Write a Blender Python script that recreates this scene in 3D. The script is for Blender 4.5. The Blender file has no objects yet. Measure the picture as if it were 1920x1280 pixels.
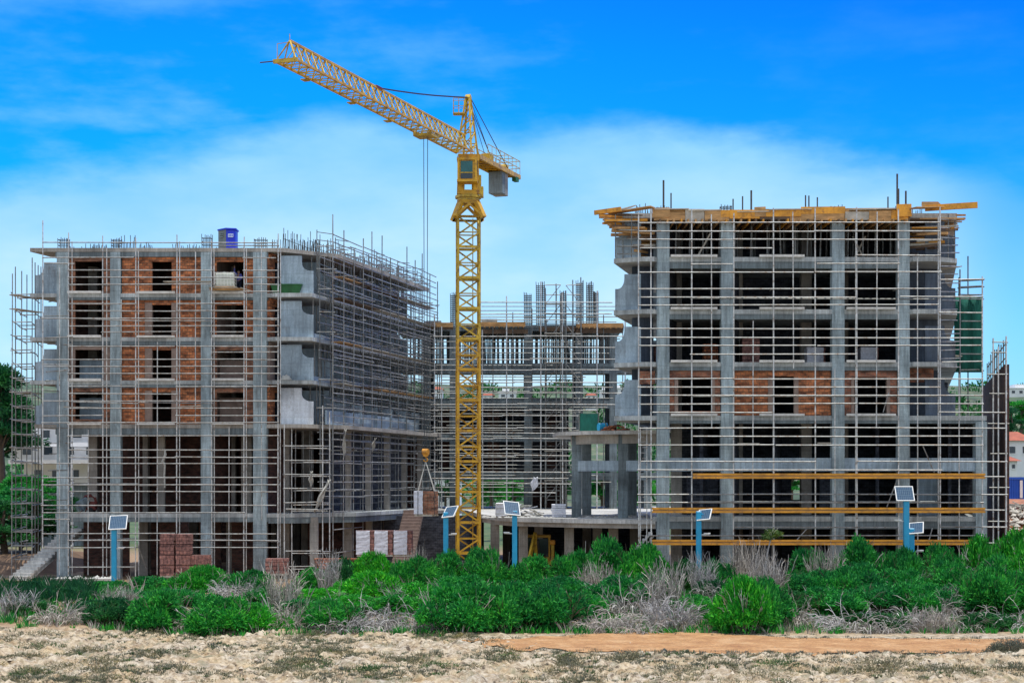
import bpy, math, random
from mathutils import Vector, noise
import numpy as np
random.seed(7)
C = bpy.context.scene.collection
F = 3100.0; EYE = 6.9; HOR = 899.0
def P(x, y, Y):                      # a direction seen at (x, y) carried out to depth Y, in metres
    return Vector(((x-960)/F*Y, Y, EYE+(HOR-y)/F*Y))
def PX(x, Y): return (x-960)/F*Y
def PZ(y, Y): return EYE+(HOR-y)/F*Y
def sm(a, b, t):
    t = max(0.0, min(1.0, (t-a)/(b-a))); return t*t*(3-2*t)
rnd = random.uniform

# ------------------------------------------------------------------ materials
def nodes(name):
    m = bpy.data.materials.new(name); m.use_nodes = True
    nt = m.node_tree; b = nt.nodes['Principled BSDF']
    return m, nt, b
def N(nt, typ, **kw):
    n = nt.nodes.new(typ)
    for k, v in kw.items():
        if k in n.inputs: n.inputs[k].default_value = v
        else: setattr(n, k, v)
    return n
def ramp(nt, fac, stops):
    r = nt.nodes.new('ShaderNodeValToRGB')
    el = r.color_ramp.elements
    while len(el) < len(stops): el.new(0.5)
    for e, (p, c) in zip(el, stops):
        e.position = p; e.color = (*c, 1)
    nt.links.new(fac, r.inputs[0]); return r.outputs[0]
def mixc(nt, fac, a, b, mode='MIX'):
    n = nt.nodes.new('ShaderNodeMix'); n.data_type = 'RGBA'; n.blend_type = mode
    for k, v in ((0, fac), (6, a), (7, b)):
        if isinstance(v, (int, float)): n.inputs[k].default_value = v
        elif isinstance(v, tuple): n.inputs[k].default_value = (*v, 1)
        else: nt.links.new(v, n.inputs[k])
    return n.outputs[2]
def coord(nt, scale=(1, 1, 1), kind='Object'):
    t = nt.nodes.new('ShaderNodeTexCoord'); mp = nt.nodes.new('ShaderNodeMapping')
    mp.inputs['Scale'].default_value = scale
    nt.links.new(t.outputs[kind], mp.inputs[0]); return mp.outputs[0]
def noisen(nt, vec, scale, detail=4, rough=.6):
    n = nt.nodes.new('ShaderNodeTexNoise'); n.inputs['Scale'].default_value = scale
    n.inputs['Detail'].default_value = detail; n.inputs['Roughness'].default_value = rough
    nt.links.new(vec, n.inputs['Vector']); return n.outputs['Fac']
def bump(nt, b, h, strength=.4, dist=.05):
    n = nt.nodes.new('ShaderNodeBump'); n.inputs['Strength'].default_value = strength
    n.inputs['Distance'].default_value = dist
    nt.links.new(h, n.inputs['Height']); nt.links.new(n.outputs[0], b.inputs['Normal'])
def simple(name, col, rough=.7, metal=0.0, var=.25, scale=3.0, dirt=None, stretch=(1, 1, 1), bmp=0):
    m, nt, b = nodes(name)
    v = coord(nt, stretch); f = noisen(nt, v, scale, 6, .65)
    lo = tuple(c*(1-var) for c in col); hi = tuple(min(1, c*(1+var)) for c in col)
    c = ramp(nt, f, [(.3, lo), (.7, hi)])
    if dirt:
        f2 = noisen(nt, v, scale*2.7, 8, .7)
        k = ramp(nt, f2, [(.5, (0, 0, 0)), (.68, (1, 1, 1))])
        c = mixc(nt, k, c, dirt)
    nt.links.new(c, b.inputs['Base Color'])
    b.inputs['Roughness'].default_value = rough; b.inputs['Metallic'].default_value = metal
    if bmp: bump(nt, b, noisen(nt, v, scale*8, 4), bmp, .03)
    return m
def concrete(name, col, streak=.42, board=.07, joint=.5):
    m, nt, b = nodes(name)
    v = coord(nt)
    big = noisen(nt, v, .35, 5, .6)
    vs = coord(nt, (2.2, 2.2, .22)); st = noisen(nt, vs, 2.2, 6, .7)      # rain streaks run down the face
    vh = coord(nt, (.15, .15, 3.0)); bd = noisen(nt, vh, 2.6, 2, .5)      # formwork board lines
    fine = noisen(nt, v, 14, 5, .7)
    lo = tuple(x*.55 for x in col); hi = tuple(min(1, x*1.4) for x in col)
    c = ramp(nt, big, [(.3, lo), (.72, hi)])
    k = ramp(nt, st, [(.35, (1-streak,)*3), (.65, (1.18,)*3)])
    c = mixc(nt, 1.0, c, k, 'MULTIPLY')
    k2 = ramp(nt, bd, [(.35, (1-board,)*3), (.6, (1+board*.5,)*3)])
    c = mixc(nt, 1.0, c, k2, 'MULTIPLY')
    k3 = ramp(nt, fine, [(.3, (.82,)*3), (.7, (1.12,)*3)])
    c = mixc(nt, 1.0, c, k3, 'MULTIPLY')
    s = nt.nodes.new('ShaderNodeSeparateXYZ'); nt.links.new(v, s.inputs[0])
    a = nt.nodes.new('ShaderNodeMath'); nt.links.new(s.outputs[0], a.inputs[0]); nt.links.new(s.outputs[1], a.inputs[1])
    cb = nt.nodes.new('ShaderNodeCombineXYZ'); nt.links.new(a.outputs[0], cb.inputs[0]); nt.links.new(s.outputs[2], cb.inputs[1])
    pn = nt.nodes.new('ShaderNodeTexBrick'); pn.inputs['Scale'].default_value = 1; pn.inputs['Brick Width'].default_value = 2.3; pn.inputs['Row Height'].default_value = 1.25
    pn.inputs['Mortar Size'].default_value = .022; pn.inputs['Mortar Smooth'].default_value = .6
    pn.inputs['Color1'].default_value = (.84, .86, .88, 1); pn.inputs['Color2'].default_value = (1.16, 1.14, 1.12, 1); pn.inputs['Mortar'].default_value = (.62, .6, .58, 1)
    nt.links.new(cb.outputs[0], pn.inputs['Vector'])
    c = mixc(nt, joint, c, mixc(nt, 1.0, c, pn.outputs['Color'], 'MULTIPLY'))
    pat = noisen(nt, coord(nt, (1, 1, .5)), .9, 5, .75)                     # rust runs and damp patches
    c = mixc(nt, ramp(nt, pat, [(.60, (0, 0, 0)), (.74, (.55,)*3)]), c, (.12, .085, .06))
    pat2 = noisen(nt, coord(nt, (1, 1, .35)), 1.7, 6, .75)
    c = mixc(nt, ramp(nt, pat2, [(.60, (0, 0, 0)), (.72, (.45,)*3)]), c, tuple(min(1, x*1.75) for x in col))
    nt.links.new(c, b.inputs['Base Color']); b.inputs['Roughness'].default_value = .85
    bump(nt, b, fine, .3, .03)
    return m
def brickmat(name, c1, c2, mortar, bw=.33, bh=.2, ms=.018, dark=None):
    m, nt, b = nodes(name)
    t = nt.nodes.new('ShaderNodeTexCoord'); s = nt.nodes.new('ShaderNodeSeparateXYZ')
    nt.links.new(t.outputs['Object'], s.inputs[0])
    a = nt.nodes.new('ShaderNodeMath'); nt.links.new(s.outputs[0], a.inputs[0]); nt.links.new(s.outputs[1], a.inputs[1])
    cb = nt.nodes.new('ShaderNodeCombineXYZ'); nt.links.new(a.outputs[0], cb.inputs[0]); nt.links.new(s.outputs[2], cb.inputs[1])
    br = nt.nodes.new('ShaderNodeTexBrick')
    br.inputs['Scale'].default_value = 1; br.inputs['Brick Width'].default_value = bw; br.inputs['Row Height'].default_value = bh
    br.inputs['Mortar Size'].default_value = ms; br.inputs['Bias'].default_value = -.1
    br.inputs['Color1'].default_value = (*c1, 1); br.inputs['Color2'].default_value = (*c2, 1); br.inputs['Mortar'].default_value = (*mortar, 1)
    nt.links.new(cb.outputs[0], br.inputs['Vector'])
    f = noisen(nt, coord(nt, (1, 1, 2.5)), 1.6, 6, .7)
    k = ramp(nt, f, [(.36, (.30, .30, .33)), (.5, (.9, .9, .9)), (.66, (1.55, 1.45, 1.3))])
    c = mixc(nt, 1.0, br.outputs['Color'], k, 'MULTIPLY')
    nt.links.new(c, b.inputs['Base Color']); b.inputs['Roughness'].default_value = .9
    bump(nt, b, br.outputs['Fac'], -.5, .03)
    return m
M = {}
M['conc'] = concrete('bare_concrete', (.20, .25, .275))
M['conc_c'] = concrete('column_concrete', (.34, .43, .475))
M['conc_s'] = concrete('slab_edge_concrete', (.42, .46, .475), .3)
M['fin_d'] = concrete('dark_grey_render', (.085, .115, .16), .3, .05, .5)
M['fin_w'] = concrete('white_primer', (.55, .60, .66), .1, .04)
M['dark_b'] = brickmat('shaded_block', (.075, .09, .125), (.05, .06, .085), (.035, .04, .055))  # block colour darkened to hold the shade of the unlit rooms
M['conc_w'] = concrete('warm_concrete', (.36, .34, .31), .2)
M['conc_l'] = concrete('pale_concrete', (.52, .52, .50), .2)
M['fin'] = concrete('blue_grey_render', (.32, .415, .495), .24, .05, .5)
M['sill'] = simple('pale_sill', (.66, .66, .64), .8, 0, .2, 4)
M['brick'] = brickmat('orange_brick', (.54, .20, .085), (.28, .085, .036), (.17, .10, .06))
M['brick_w'] = brickmat('shade_muted_brick', (.34, .15, .09), (.20, .09, .06), (.20, .14, .10))  # duller brick: outer bays' shade put in the colour; also the load's own brown
M['brick_m'] = brickmat('muted_brick', (.38, .16, .10), (.22, .085, .055), (.25, .17, .13))
M['brick_d'] = brickmat('dark_brick', (.10, .042, .033), (.06, .028, .024), (.06, .045, .038))  # dark brick, deepened further to hold indoor shade in its colour
M['plaster'] = simple('grey_plaster', (.27, .20, .17), .9, 0, .3, 2)
M['tube'] = simple('galvanised_tube', (.29, .305, .31), .5, .2, .45, 1.6, dirt=(.15, .085, .045))
M['tube_p'] = simple('light_lifted_tube', (.60, .62, .62), .5, .1, .35, 1.4, dirt=(.20, .13, .08))  # tube lightened for uprights: light the overhead sun misses, put into the colour
M['tube_d'] = simple('weathered_tube', (.20, .215, .21), .5, .3, .35, 1.2, dirt=(.10, .07, .05))
M['rebar'] = simple('rebar_steel', (.075, .07, .065), .7, .3, .4, 4)
M['wood'] = simple('site_timber', (.47, .27, .11), .8, 0, .45, 1.3, stretch=(1, 1, 4))
M['wood_d'] = simple('dark_formwork', (.13, .085, .055), .85, 0, .45, 1.3)
M['wood_g'] = simple('grey_plank', (.44, .41, .35), .85, 0, .35, 1.5)
M['beam_y'] = simple('yellow_formwork_beam', (.66, .30, .025), .55, 0, .28, 1.2, dirt=(.30, .13, .03))
M['crane'] = simple('crane_yellow', (.58, .33, .014), .45, 0, .28, 1.1, dirt=(.20, .095, .03))
M['crane_d'] = simple('crane_yellow_worn', (.52, .35, .03), .5, 0, .3, 1.2, dirt=(.15, .085, .03))
M['cable'] = simple('steel_cable', (.07, .075, .08), .5, .6, .2, 3)
M['glass'] = simple('cab_glass', (.015, .12, .13), .08, 0, .3, .6)
M['blue'] = simple('blue_plastic', (.008, .035, .62), .45, 0, .12, 2)
M['grey_p'] = simple('grey_plastic', (.16, .18, .17), .6, 0, .15, 2)
M['white'] = simple('white_paint', (.78, .79, .78), .6, 0, .08, 2)
M['wrap'] = simple('plastic_wrap', (.62, .64, .72), .35, 0, .22, 6)
M['block_p'] = brickmat('pink_block', (.36, .185, .165), (.26, .125, .11), (.14, .075, .07), .25, .3, .02)
M['block_o'] = brickmat('orange_block', (.46, .16, .07), (.30, .09, .04), (.10, .04, .03), .3, .2, .03)
M['post'] = simple('cyan_paint', (.02, .36, .62), .4, 0, .14, 2)
M['net'] = simple('green_net', (.015, .15, .115), .9, 0, .3, 2, stretch=(3, 3, 1))
M['green_b'] = simple('green_tub', (.015, .12, .035), .6, 0, .35, 2.5)
M['cloth'] = simple('dusty_sheet', (.46, .46, .43), .9, 0, .25, 3)
M['skin'] = simple('skin', (.42, .24, .16), .6, 0, .05, 3)
M['shirt'] = simple('blue_shirt', (.13, .15, .55), .85, 0, .15, 5)
M['trouser'] = simple('dark_trousers', (.03, .04, .09), .85, 0, .15, 5)
M['hair'] = simple('dark_hair', (.02, .015, .012), .7, 0, .1, 5)
M['tank'] = simple('white_tank', (.52, .56, .50), .5, 0, .15, 3)
M['mach_r'] = simple('dull_red_paint', (.16, .03, .022), .6, 0, .3, 3)
M['tyre'] = simple('rubber', (.02, .02, .02), .8, 0, .2, 3)
M['white_w'] = simple('white_render', (.78, .79, .80), .8, 0, .1, .3)
M['tile'] = simple('red_roof_tile', (.34, .10, .055), .8, 0, .25, 1.2)
M['pane'] = simple('dark_pane', (.03, .045, .06), .12, 0, .2, .5)
M['bark'] = simple('bark', (.10, .075, .055), .9, 0, .3, 4)
M['sign'] = simple('white_sign', (.62, .72, .85), .5, 0, .05, 2)
M['box_blue'] = simple('container_blue', (.01, .10, .55), .5, 0, .12, 1)
def solar():
    m, nt, b = nodes('solar_cells')
    t = nt.nodes.new('ShaderNodeTexCoord')
    br = nt.nodes.new('ShaderNodeTexBrick'); br.offset = 0
    br.inputs['Scale'].default_value = 1; br.inputs['Brick Width'].default_value = .11; br.inputs['Row Height'].default_value = .11
    br.inputs['Mortar Size'].default_value = .006
    br.inputs['Color1'].default_value = (.02, .055, .11, 1); br.inputs['Color2'].default_value = (.028, .07, .135, 1); br.inputs['Mortar'].default_value = (.16, .24, .30, 1)
    nt.links.new(t.outputs['Object'], br.inputs['Vector']); nt.links.new(br.outputs['Color'], b.inputs['Base Color'])
    b.inputs['Roughness'].default_value = .22
    return m
M['solar'] = solar()
def leaf(name, dark, mid, light, tr=.25, vary=1.0):
    m, nt, b = nodes(name)
    g = nt.nodes.new('ShaderNodeNewGeometry'); oi = nt.nodes.new('ShaderNodeObjectInfo')
    c = ramp(nt, g.outputs['Random Per Island'], [(.0, dark), (.5, mid), (1, light)])
    f = noisen(nt, coord(nt), 1.1, 3, .6)
    k = ramp(nt, f, [(.3, (1-.5*vary, 1-.38*vary, 1-.2*vary)), (.52, (1, 1, 1)), (.75, (1+.45*vary, 1+.25*vary, 1-.25*vary))])
    c = mixc(nt, 1.0, c, k, 'MULTIPLY')
    k2 = ramp(nt, oi.outputs['Random'], [(0, (1-.28*vary, 1-.2*vary, 1+.05*vary)), (.5, (1, 1, 1)), (1, (1+.35*vary, 1+.12*vary, 1-.2*vary))])
    c = mixc(nt, 1.0, c, k2, 'MULTIPLY')
    nt.links.new(c, b.inputs['Base Color']); b.inputs['Roughness'].default_value = .62
    b.inputs['Specular IOR Level'].default_value = .25
    t = nt.nodes.new('ShaderNodeBsdfTranslucent'); nt.links.new(c, t.inputs[0])
    mx = nt.nodes.new('ShaderNodeMixShader'); mx.inputs[0].default_value = tr
    nt.links.new(b.outputs[0], mx.inputs[1]); nt.links.new(t.outputs[0], mx.inputs[2])
    nt.links.new(mx.outputs[0], nt.nodes['Material Output'].inputs[0])
    return m
M['leaf'] = leaf('shrub_leaf', (.008, .11, .030), (.014, .29, .045), (.10, .54, .08), .32)
M['leaf_y'] = leaf('bright_leaf', (.010, .17, .020), (.024, .39, .028), (.13, .60, .05), .32)
M['leaf_d'] = leaf('dark_leaf', (.006, .06, .022), (.014, .135, .038), (.05, .23, .06))
M['twig'] = leaf('dry_twig', (.13, .12, .11), (.34, .32, .30), (.66, .635, .60), .0, .2)
M['tussock'] = leaf('dry_tussock', (.09, .10, .065), (.17, .18, .12), (.30, .295, .21), .15)
M['tussock_g'] = leaf('green_tussock', (.02, .07, .02), (.05, .13, .035), (.15, .22, .07), .15)
def rockmat():
    m, nt, b = nodes('limestone_ground')
    v = coord(nt); vs = coord(nt, (1, 1, 1))
    n1 = noisen(nt, v, .55, 6, .65); n2 = noisen(nt, v, 3.2, 8, .72); n3 = noisen(nt, v, .22, 4, .6)
    c = ramp(nt, n2, [(.32, (.14, .105, .07)), (.44, (.33, .27, .19)), (.58, (.52, .47, .375)), (.78, (.66, .62, .52))])
    warm = ramp(nt, n1, [(.35, (1.05, .92, .72)), (.65, (1, 1, 1.02))])
    c = mixc(nt, 1.0, c, warm, 'MULTIPLY')
    crk = noisen(nt, coord(nt, (.8, 1.7, 1)), 2.6, 9, .72)
    c = mixc(nt, ramp(nt, crk, [(.37, (1, 1, 1)), (.46, (0, 0, 0))]), c, (.075, .055, .036))
    pits = nt.nodes.new('ShaderNodeTexVoronoi'); pits.inputs['Scale'].default_value = 2.4; nt.links.new(v, pits.inputs['Vector'])
    pk = ramp(nt, pits.outputs['Distance'], [(.05, (1, 1, 1)), (.2, (0, 0, 0))])
    pm = mixc(nt, 1.0, pk, ramp(nt, n1, [(.45, (0, 0, 0)), (.6, (1, 1, 1))]), 'MULTIPLY')
    c = mixc(nt, pm, c, (.10, .075, .045))
    veg = ramp(nt, noisen(nt, v, .9, 7, .72), [(.53, (0, 0, 0)), (.62, (.8, .8, .8))])
    c = mixc(nt, veg, c, (.20, .19, .12))
    # beyond the rock shelf the ground is bare brown site soil, then dry green land
    s = nt.nodes.new('ShaderNodeSeparateXYZ'); nt.links.new(v, s.inputs[0])
    def step(a, d):
        r = nt.nodes.new('ShaderNodeMapRange'); r.inputs[1].default_value = a; r.inputs[2].default_value = d
        nt.links.new(s.outputs[1], r.inputs[0]); return r.outputs[0]
    soil = ramp(nt, n2, [(.3, (.20, .12, .065)), (.7, (.42, .29, .17))])
    c = mixc(nt, step(73, 77), c, soil)
    land = ramp(nt, n3, [(.35, (.035, .085, .03)), (.65, (.12, .15, .06))])
    c = mixc(nt, step(150, 175), c, land)
    nt.links.new(c, b.inputs['Base Color']); b.inputs['Roughness'].default_value = .95
    bump(nt, b, n2, .8, .12)
    return m
M['ground'] = rockmat()
def pathmat():
    m, nt, b = nodes('orange_dirt')
    v = coord(nt); n1 = noisen(nt, v, .8, 6, .65); n2 = noisen(nt, coord(nt, (.4, 2, 1)), 2.5, 7, .7)
    c = ramp(nt, n1, [(.28, (.30, .14, .055)), (.5, (.44, .235, .095)), (.72, (.58, .37, .19))])
    c = mixc(nt, 1.0, c, ramp(nt, n2, [(.3, (.75,)*3), (.7, (1.15,)*3)]), 'MULTIPLY')
    n3 = noisen(nt, v, 7, 6, .75)
    c = mixc(nt, 1.0, c, ramp(nt, n3, [(.3, (.6,)*3), (.5, (1,)*3), (.7, (1.3,)*3)]), 'MULTIPLY')
    nt.links.new(c, b.inputs['Base Color']); b.inputs['Roughness'].default_value = .95
    bump(nt, b, n3, .8, .08)
    return m
M['path'] = pathmat()
M['earth_b'] = simple('brown_earth', (.16, .10, .06), .95, 0, .45, .8, bmp=.6)
M['earth'] = simple('red_earth', (.36, .15, .07), .95, 0, .45, .8, bmp=.6)
M['hill'] = simple('scrub_hill', (.055, .095, .05), .95, 0, .6, .07, dirt=(.20, .19, .12))

# ------------------------------------------------------------------ mesh builder
class MB:
    def __init__(s): s.v = []; s.f = []
    def add(s, vs, fs):
        o = len(s.v); s.v += [tuple(p) for p in vs]; s.f += [tuple(i+o for i in f) for f in fs]; return s
    def box(s, x0, x1, y0, y1, z0, z1):
        return s.add([(x0, y0, z0), (x1, y0, z0), (x1, y1, z0), (x0, y1, z0), (x0, y0, z1), (x1, y0, z1), (x1, y1, z1), (x0, y1, z1)],
                     [(0, 3, 2, 1), (4, 5, 6, 7), (0, 1, 5, 4), (1, 2, 6, 5), (2, 3, 7, 6), (3, 0, 4, 7)])
    def prism(s, poly, z0, z1):                      # plan outline, extruded up
        a = sum(p[0]*q[1]-q[0]*p[1] for p, q in zip(poly, poly[1:]+poly[:1]))
        if a < 0: poly = poly[::-1]
        n = len(poly)
        return s.add([(x, y, z0) for x, y in poly]+[(x, y, z1) for x, y in poly],
                     [tuple(range(n-1, -1, -1)), tuple(range(n, 2*n))]+[(i, (i+1) % n, n+(i+1) % n, n+i) for i in range(n)])
    def prism_y(s, poly, y0, y1):                    # elevation outline (x, z), extruded in depth
        a = sum(p[0]*q[1]-q[0]*p[1] for p, q in zip(poly, poly[1:]+poly[:1]))
        if a < 0: poly = poly[::-1]
        n = len(poly)
        return s.add([(x, y0, z) for x, z in poly]+[(x, y1, z) for x, z in poly],
                     [tuple(range(n)), tuple(range(2*n-1, n-1, -1))]+[((i+1) % n, i, n+i, n+(i+1) % n) for i in range(n)])
    def tube(s, a, b, r, n=6, r2=None):
        a = Vector(a); b = Vector(b); d = (b-a).normalized()
        u = d.orthogonal().normalized(); w = d.cross(u); r2 = r if r2 is None else r2
        vs = []
        for p, q in ((a, r), (b, r2)):
            for i in range(n):
                t = 2*math.pi*i/n; vs.append(p+u*(q*math.cos(t))+w*(q*math.sin(t)))
        return s.add(vs, [tuple(range(n-1, -1, -1)), tuple(range(n, 2*n))]+[(i, (i+1) % n, n+(i+1) % n, n+i) for i in range(n)])
    def bar(s, a, b, w, h, up=(0, 0, 1)):            # rectangular beam
        a = Vector(a); b = Vector(b); d = (b-a).normalized(); up = Vector(up)
        if abs(d.dot(up)) > .98: up = Vector((0, 1, 0))
        sd = d.cross(up).normalized(); u = sd.cross(d)
        vs = []
        for p in (a, b):
            for i, j in ((-1, -1), (1, -1), (1, 1), (-1, 1)): vs.append(p+sd*(i*w/2)+u*(j*h/2))
        return s.add(vs, [(0, 3, 2, 1)[::-1], (4, 5, 6, 7)[::-1], (0, 1, 5, 4)[::-1], (1, 2, 6, 5)[::-1], (2, 3, 7, 6)[::-1], (3, 0, 4, 7)[::-1]])
    def path(s, pts, r, n=5):                        # a bent rope or bar as one connected tube
        pts = [Vector(p) for p in pts]; vs = []; fs = []
        for k, p in enumerate(pts):
            d = (pts[min(k+1, len(pts)-1)]-pts[max(k-1, 0)]).normalized()
            u = d.orthogonal().normalized(); w = d.cross(u)
            rr = r[k] if isinstance(r, (list, tuple)) else r
            vs += [p+u*(rr*math.cos(2*math.pi*i/n))+w*(rr*math.sin(2*math.pi*i/n)) for i in range(n)]
        for k in range(len(pts)-1):
            fs += [(k*n+i, k*n+(i+1) % n, (k+1)*n+(i+1) % n, (k+1)*n+i) for i in range(n)]
        fs += [tuple(range(n-1, -1, -1)), tuple(range((len(pts)-1)*n, len(pts)*n))]
        return s.add(vs, fs)
    def build(s, name, mat, parent=None, smooth=False, bevel=0):
        me = bpy.data.meshes.new(name); me.from_pydata(s.v, [], s.f); me.update()
        me.materials.append(mat)
        if smooth: me.polygons.foreach_set('use_smooth', [True]*len(me.polygons))
        o = bpy.data.objects.new(name, me); C.objects.link(o)
        if parent is not None:
            o.parent = parent
            r = parent
            off = Vector((0, 0, 0))
            while r is not None: off += r.location; r = r.parent
            o.location = -off                        # meshes are drawn in site coordinates
        if bevel:
            bv = o.modifiers.new('bevel', 'BEVEL'); bv.width = bevel; bv.segments = 1; bv.limit_method = 'ANGLE'
        return o
def tag(o, label=None, cat=None, group=None, kind=None):
    if label: o['label'] = label
    if cat: o['category'] = cat
    if group: o['group'] = group
    if kind: o['kind'] = kind
    return o
def thing(name, label, cat, loc=(0, 0, 0), group=None):
    o = bpy.data.objects.new(name, None); C.objects.link(o); o.location = loc; o.empty_display_size = .3
    bpy.context.view_layer.update() if False else None
    return tag(o, label, cat, group)
def local(o): o.location = (0, 0, 0); return o       # for things drawn round their own base
def dup(root, loc, rotz=0, scale=None, label=None, group=None):
    r = root.copy(); C.objects.link(r); r.location = loc; r.rotation_euler = (0, 0, rotz)
    if scale is not None: r.scale = scale
    if label: r['label'] = label
    if group: r['group'] = group
    for ch in list(root.children):
        c = ch.copy(); C.objects.link(c); c.parent = r
        for g in list(ch.children):
            d = g.copy(); C.objects.link(d); d.parent = c
    return r
def move(root, loc, rotz=0, scale=None, label=None, group=None):
    root.location = loc; root.rotation_euler = (0, 0, rotz)
    if scale is not None: root.scale = scale
    if label: root['label'] = label
    if group: root['group'] = group
    return root
class Placer:                                        # the first placing moves the pattern itself, later ones copy it
    def __init__(s, root): s.root = root; s.used = False
    def __call__(s, loc, rotz=0, scale=None, label=None, group=None):
        if not s.used: s.used = True; return move(s.root, loc, rotz, scale, label, group)
        return dup(s.root, loc, rotz, scale, label, group)
# ------------------------------------------------------------------ camera, sun, sky
sc = bpy.context.scene
cam = bpy.data.objects.new('camera', bpy.data.cameras.new('camera')); C.objects.link(cam)
cam.location = (0, 0, EYE); cam.rotation_euler = (math.radians(90), 0, 0)
cam.data.sensor_width = 36; cam.data.lens = F/1920*36
cam.data.shift_y = (HOR-640)/1920
cam.data.clip_end = 6000; cam.data.clip_start = 1
sc.camera = cam
SUN_DIR = Vector((.16, -.06, .95)).normalized()
sun = bpy.data.lights.new('sun', 'SUN'); so = bpy.data.objects.new('sun', sun); C.objects.link(so)
sun.energy = 3.2; sun.angle = math.radians(.6); sun.color = (1, .95, .86)
so.rotation_euler = SUN_DIR.to_track_quat('Z', 'Y').to_euler()
so.location = (0, 0, 80)
el = math.asin(SUN_DIR.z); az = math.atan2(SUN_DIR.x, SUN_DIR.y)
sc.view_settings.view_transform = 'Standard'; sc.view_settings.look = 'None'
sc.view_settings.exposure = 0.36; sc.view_settings.gamma = 1
w = bpy.data.worlds.new('World'); sc.world = w; w.use_nodes = True
nt = w.node_tree; bg = nt.nodes['Background']; bg.inputs[1].default_value = .15
def MTH(op, a, b=None, c=None):
    n = nt.nodes.new('ShaderNodeMath'); n.operation = op
    for i, q in enumerate((a, b, c)):
        if q is None: continue
        if isinstance(q, (int, float)): n.inputs[i].default_value = q
        else: nt.links.new(q, n.inputs[i])
    return n.outputs[0]
sky = nt.nodes.new('ShaderNodeTexSky'); sky.sky_type = 'NISHITA'; sky.sun_disc = False
sky.sun_elevation = el; sky.sun_rotation = az; sky.altitude = 0; sky.air_density = 1.0; sky.dust_density = .3; sky.ozone_density = 3.0
tc = nt.nodes.new('ShaderNodeTexCoord'); sp = nt.nodes.new('ShaderNodeSeparateXYZ'); nt.links.new(tc.outputs['Generated'], sp.inputs[0])
AZ = MTH('MULTIPLY', MTH('ARCTAN2', sp.outputs[0], sp.outputs[1]), 57.2958)        # degrees right of north
EL = MTH('MULTIPLY', MTH('ARCSINE', sp.outputs[2]), 57.2958)
# clear part of the sky: deep polarised azure, kept in proportion to the physical sky
az_t = MTH('MULTIPLY_ADD', AZ, 1/36, .5)
el_t = MTH('DIVIDE', EL, 18)
tint = ramp(nt, el_t, [(0, (.38, .66, .92)), (.30, (.20, .66, 1.0)), (.55, (.018, .62, 1.12)), (.80, (.010, .57, 1.22)), (1, (.012, .47, 1.25))])
clear = mixc(nt, 1.0, sky.outputs[0], tint, 'MULTIPLY')
deep = ramp(nt, MTH('MULTIPLY', az_t, MTH('MULTIPLY', el_t, 1.1)), [(.30, (1, 1, 1)), (.9, (.9, .70, 1.02))])
clear = mixc(nt, 1.0, clear, deep, 'MULTIPLY')
# broad bank of thin cloud; its upper edge rises and falls with bearing
fc = nt.nodes.new('ShaderNodeFloatCurve'); nt.links.new(az_t, fc.inputs['Value'])
def bearing(x): return math.degrees(math.atan((x-960)/F))/36+.5
def elev(x, y): return math.degrees(math.atan((HOR-y)/math.hypot(F, x-960)))
cv = fc.mapping.curves[0]
edge = [(-400, 330), (0, 322), (250, 282), (450, 252), (640, 214), (760, 232), (900, 238), (1100, 222), (1300, 246), (1560, 268), (1700, 288), (1800, 305), (1900, 330), (2300, 380)]
pts = [(max(0, min(1, bearing(x))), elev(x, y)/20) for x, y in edge]
while len(cv.points) < len(pts): cv.points.new(.5, .5)
for p, (a, b) in zip(cv.points, pts): p.location = (a, b)
fc.mapping.update()
mp = nt.nodes.new('ShaderNodeMapping'); mp.inputs['Scale'].default_value = (1, 1, 2.6); mp.inputs['Rotation'].default_value = (0, .22, 0)
nt.links.new(tc.outputs['Generated'], mp.inputs[0])
n1 = noisen(nt, mp.outputs[0], 7, 5, .55); n2 = noisen(nt, mp.outputs[0], 22, 6, .6); mp3 = nt.nodes.new('ShaderNodeMapping'); mp3.inputs['Scale'].default_value = (1, 1, 4.6); mp3.inputs['Rotation'].default_value = (0, -.10, 0); mp3.inputs['Location'].default_value = (.35, 0, .1)
nt.links.new(tc.outputs['Generated'], mp3.inputs[0])
n3 = noisen(nt, mp3.outputs[0], 4.2, 5, .55)
wob = MTH('ADD', MTH('MULTIPLY', MTH('SUBTRACT', n1, .5), 2.2), MTH('MULTIPLY', MTH('SUBTRACT', n2, .5), 1.1))
dist = MTH('ADD', MTH('SUBTRACT', MTH('MULTIPLY', fc.outputs[0], 20), EL), wob)
bank = nt.nodes.new('ShaderNodeMapRange'); bank.interpolation_type = 'SMOOTHSTEP'
bank.inputs[1].default_value = -.45; bank.inputs[2].default_value = 1.1; nt.links.new(dist, bank.inputs[0])
soft = nt.nodes.new('ShaderNodeMapRange'); soft.interpolation_type = 'SMOOTHSTEP'; nt.links.new(n1, soft.inputs[0])
soft.inputs[1].default_value = .25; soft.inputs[2].default_value = .75; soft.inputs[3].default_value = .55; soft.inputs[4].default_value = 1
fade = nt.nodes.new('ShaderNodeMapRange'); fade.interpolation_type = 'SMOOTHSTEP'; fade.inputs[1].default_value = bearing(1640); fade.inputs[2].default_value = bearing(1930); fade.inputs[3].default_value = 1; fade.inputs[4].default_value = .22
nt.links.new(MTH('ADD', az_t, MTH('MULTIPLY', MTH('SUBTRACT', n1, .5), .12)), fade.inputs[0])
k_bank = MTH('MULTIPLY', MTH('MULTIPLY', bank.outputs[0], soft.outputs[0]), fade.outputs[0])
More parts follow.
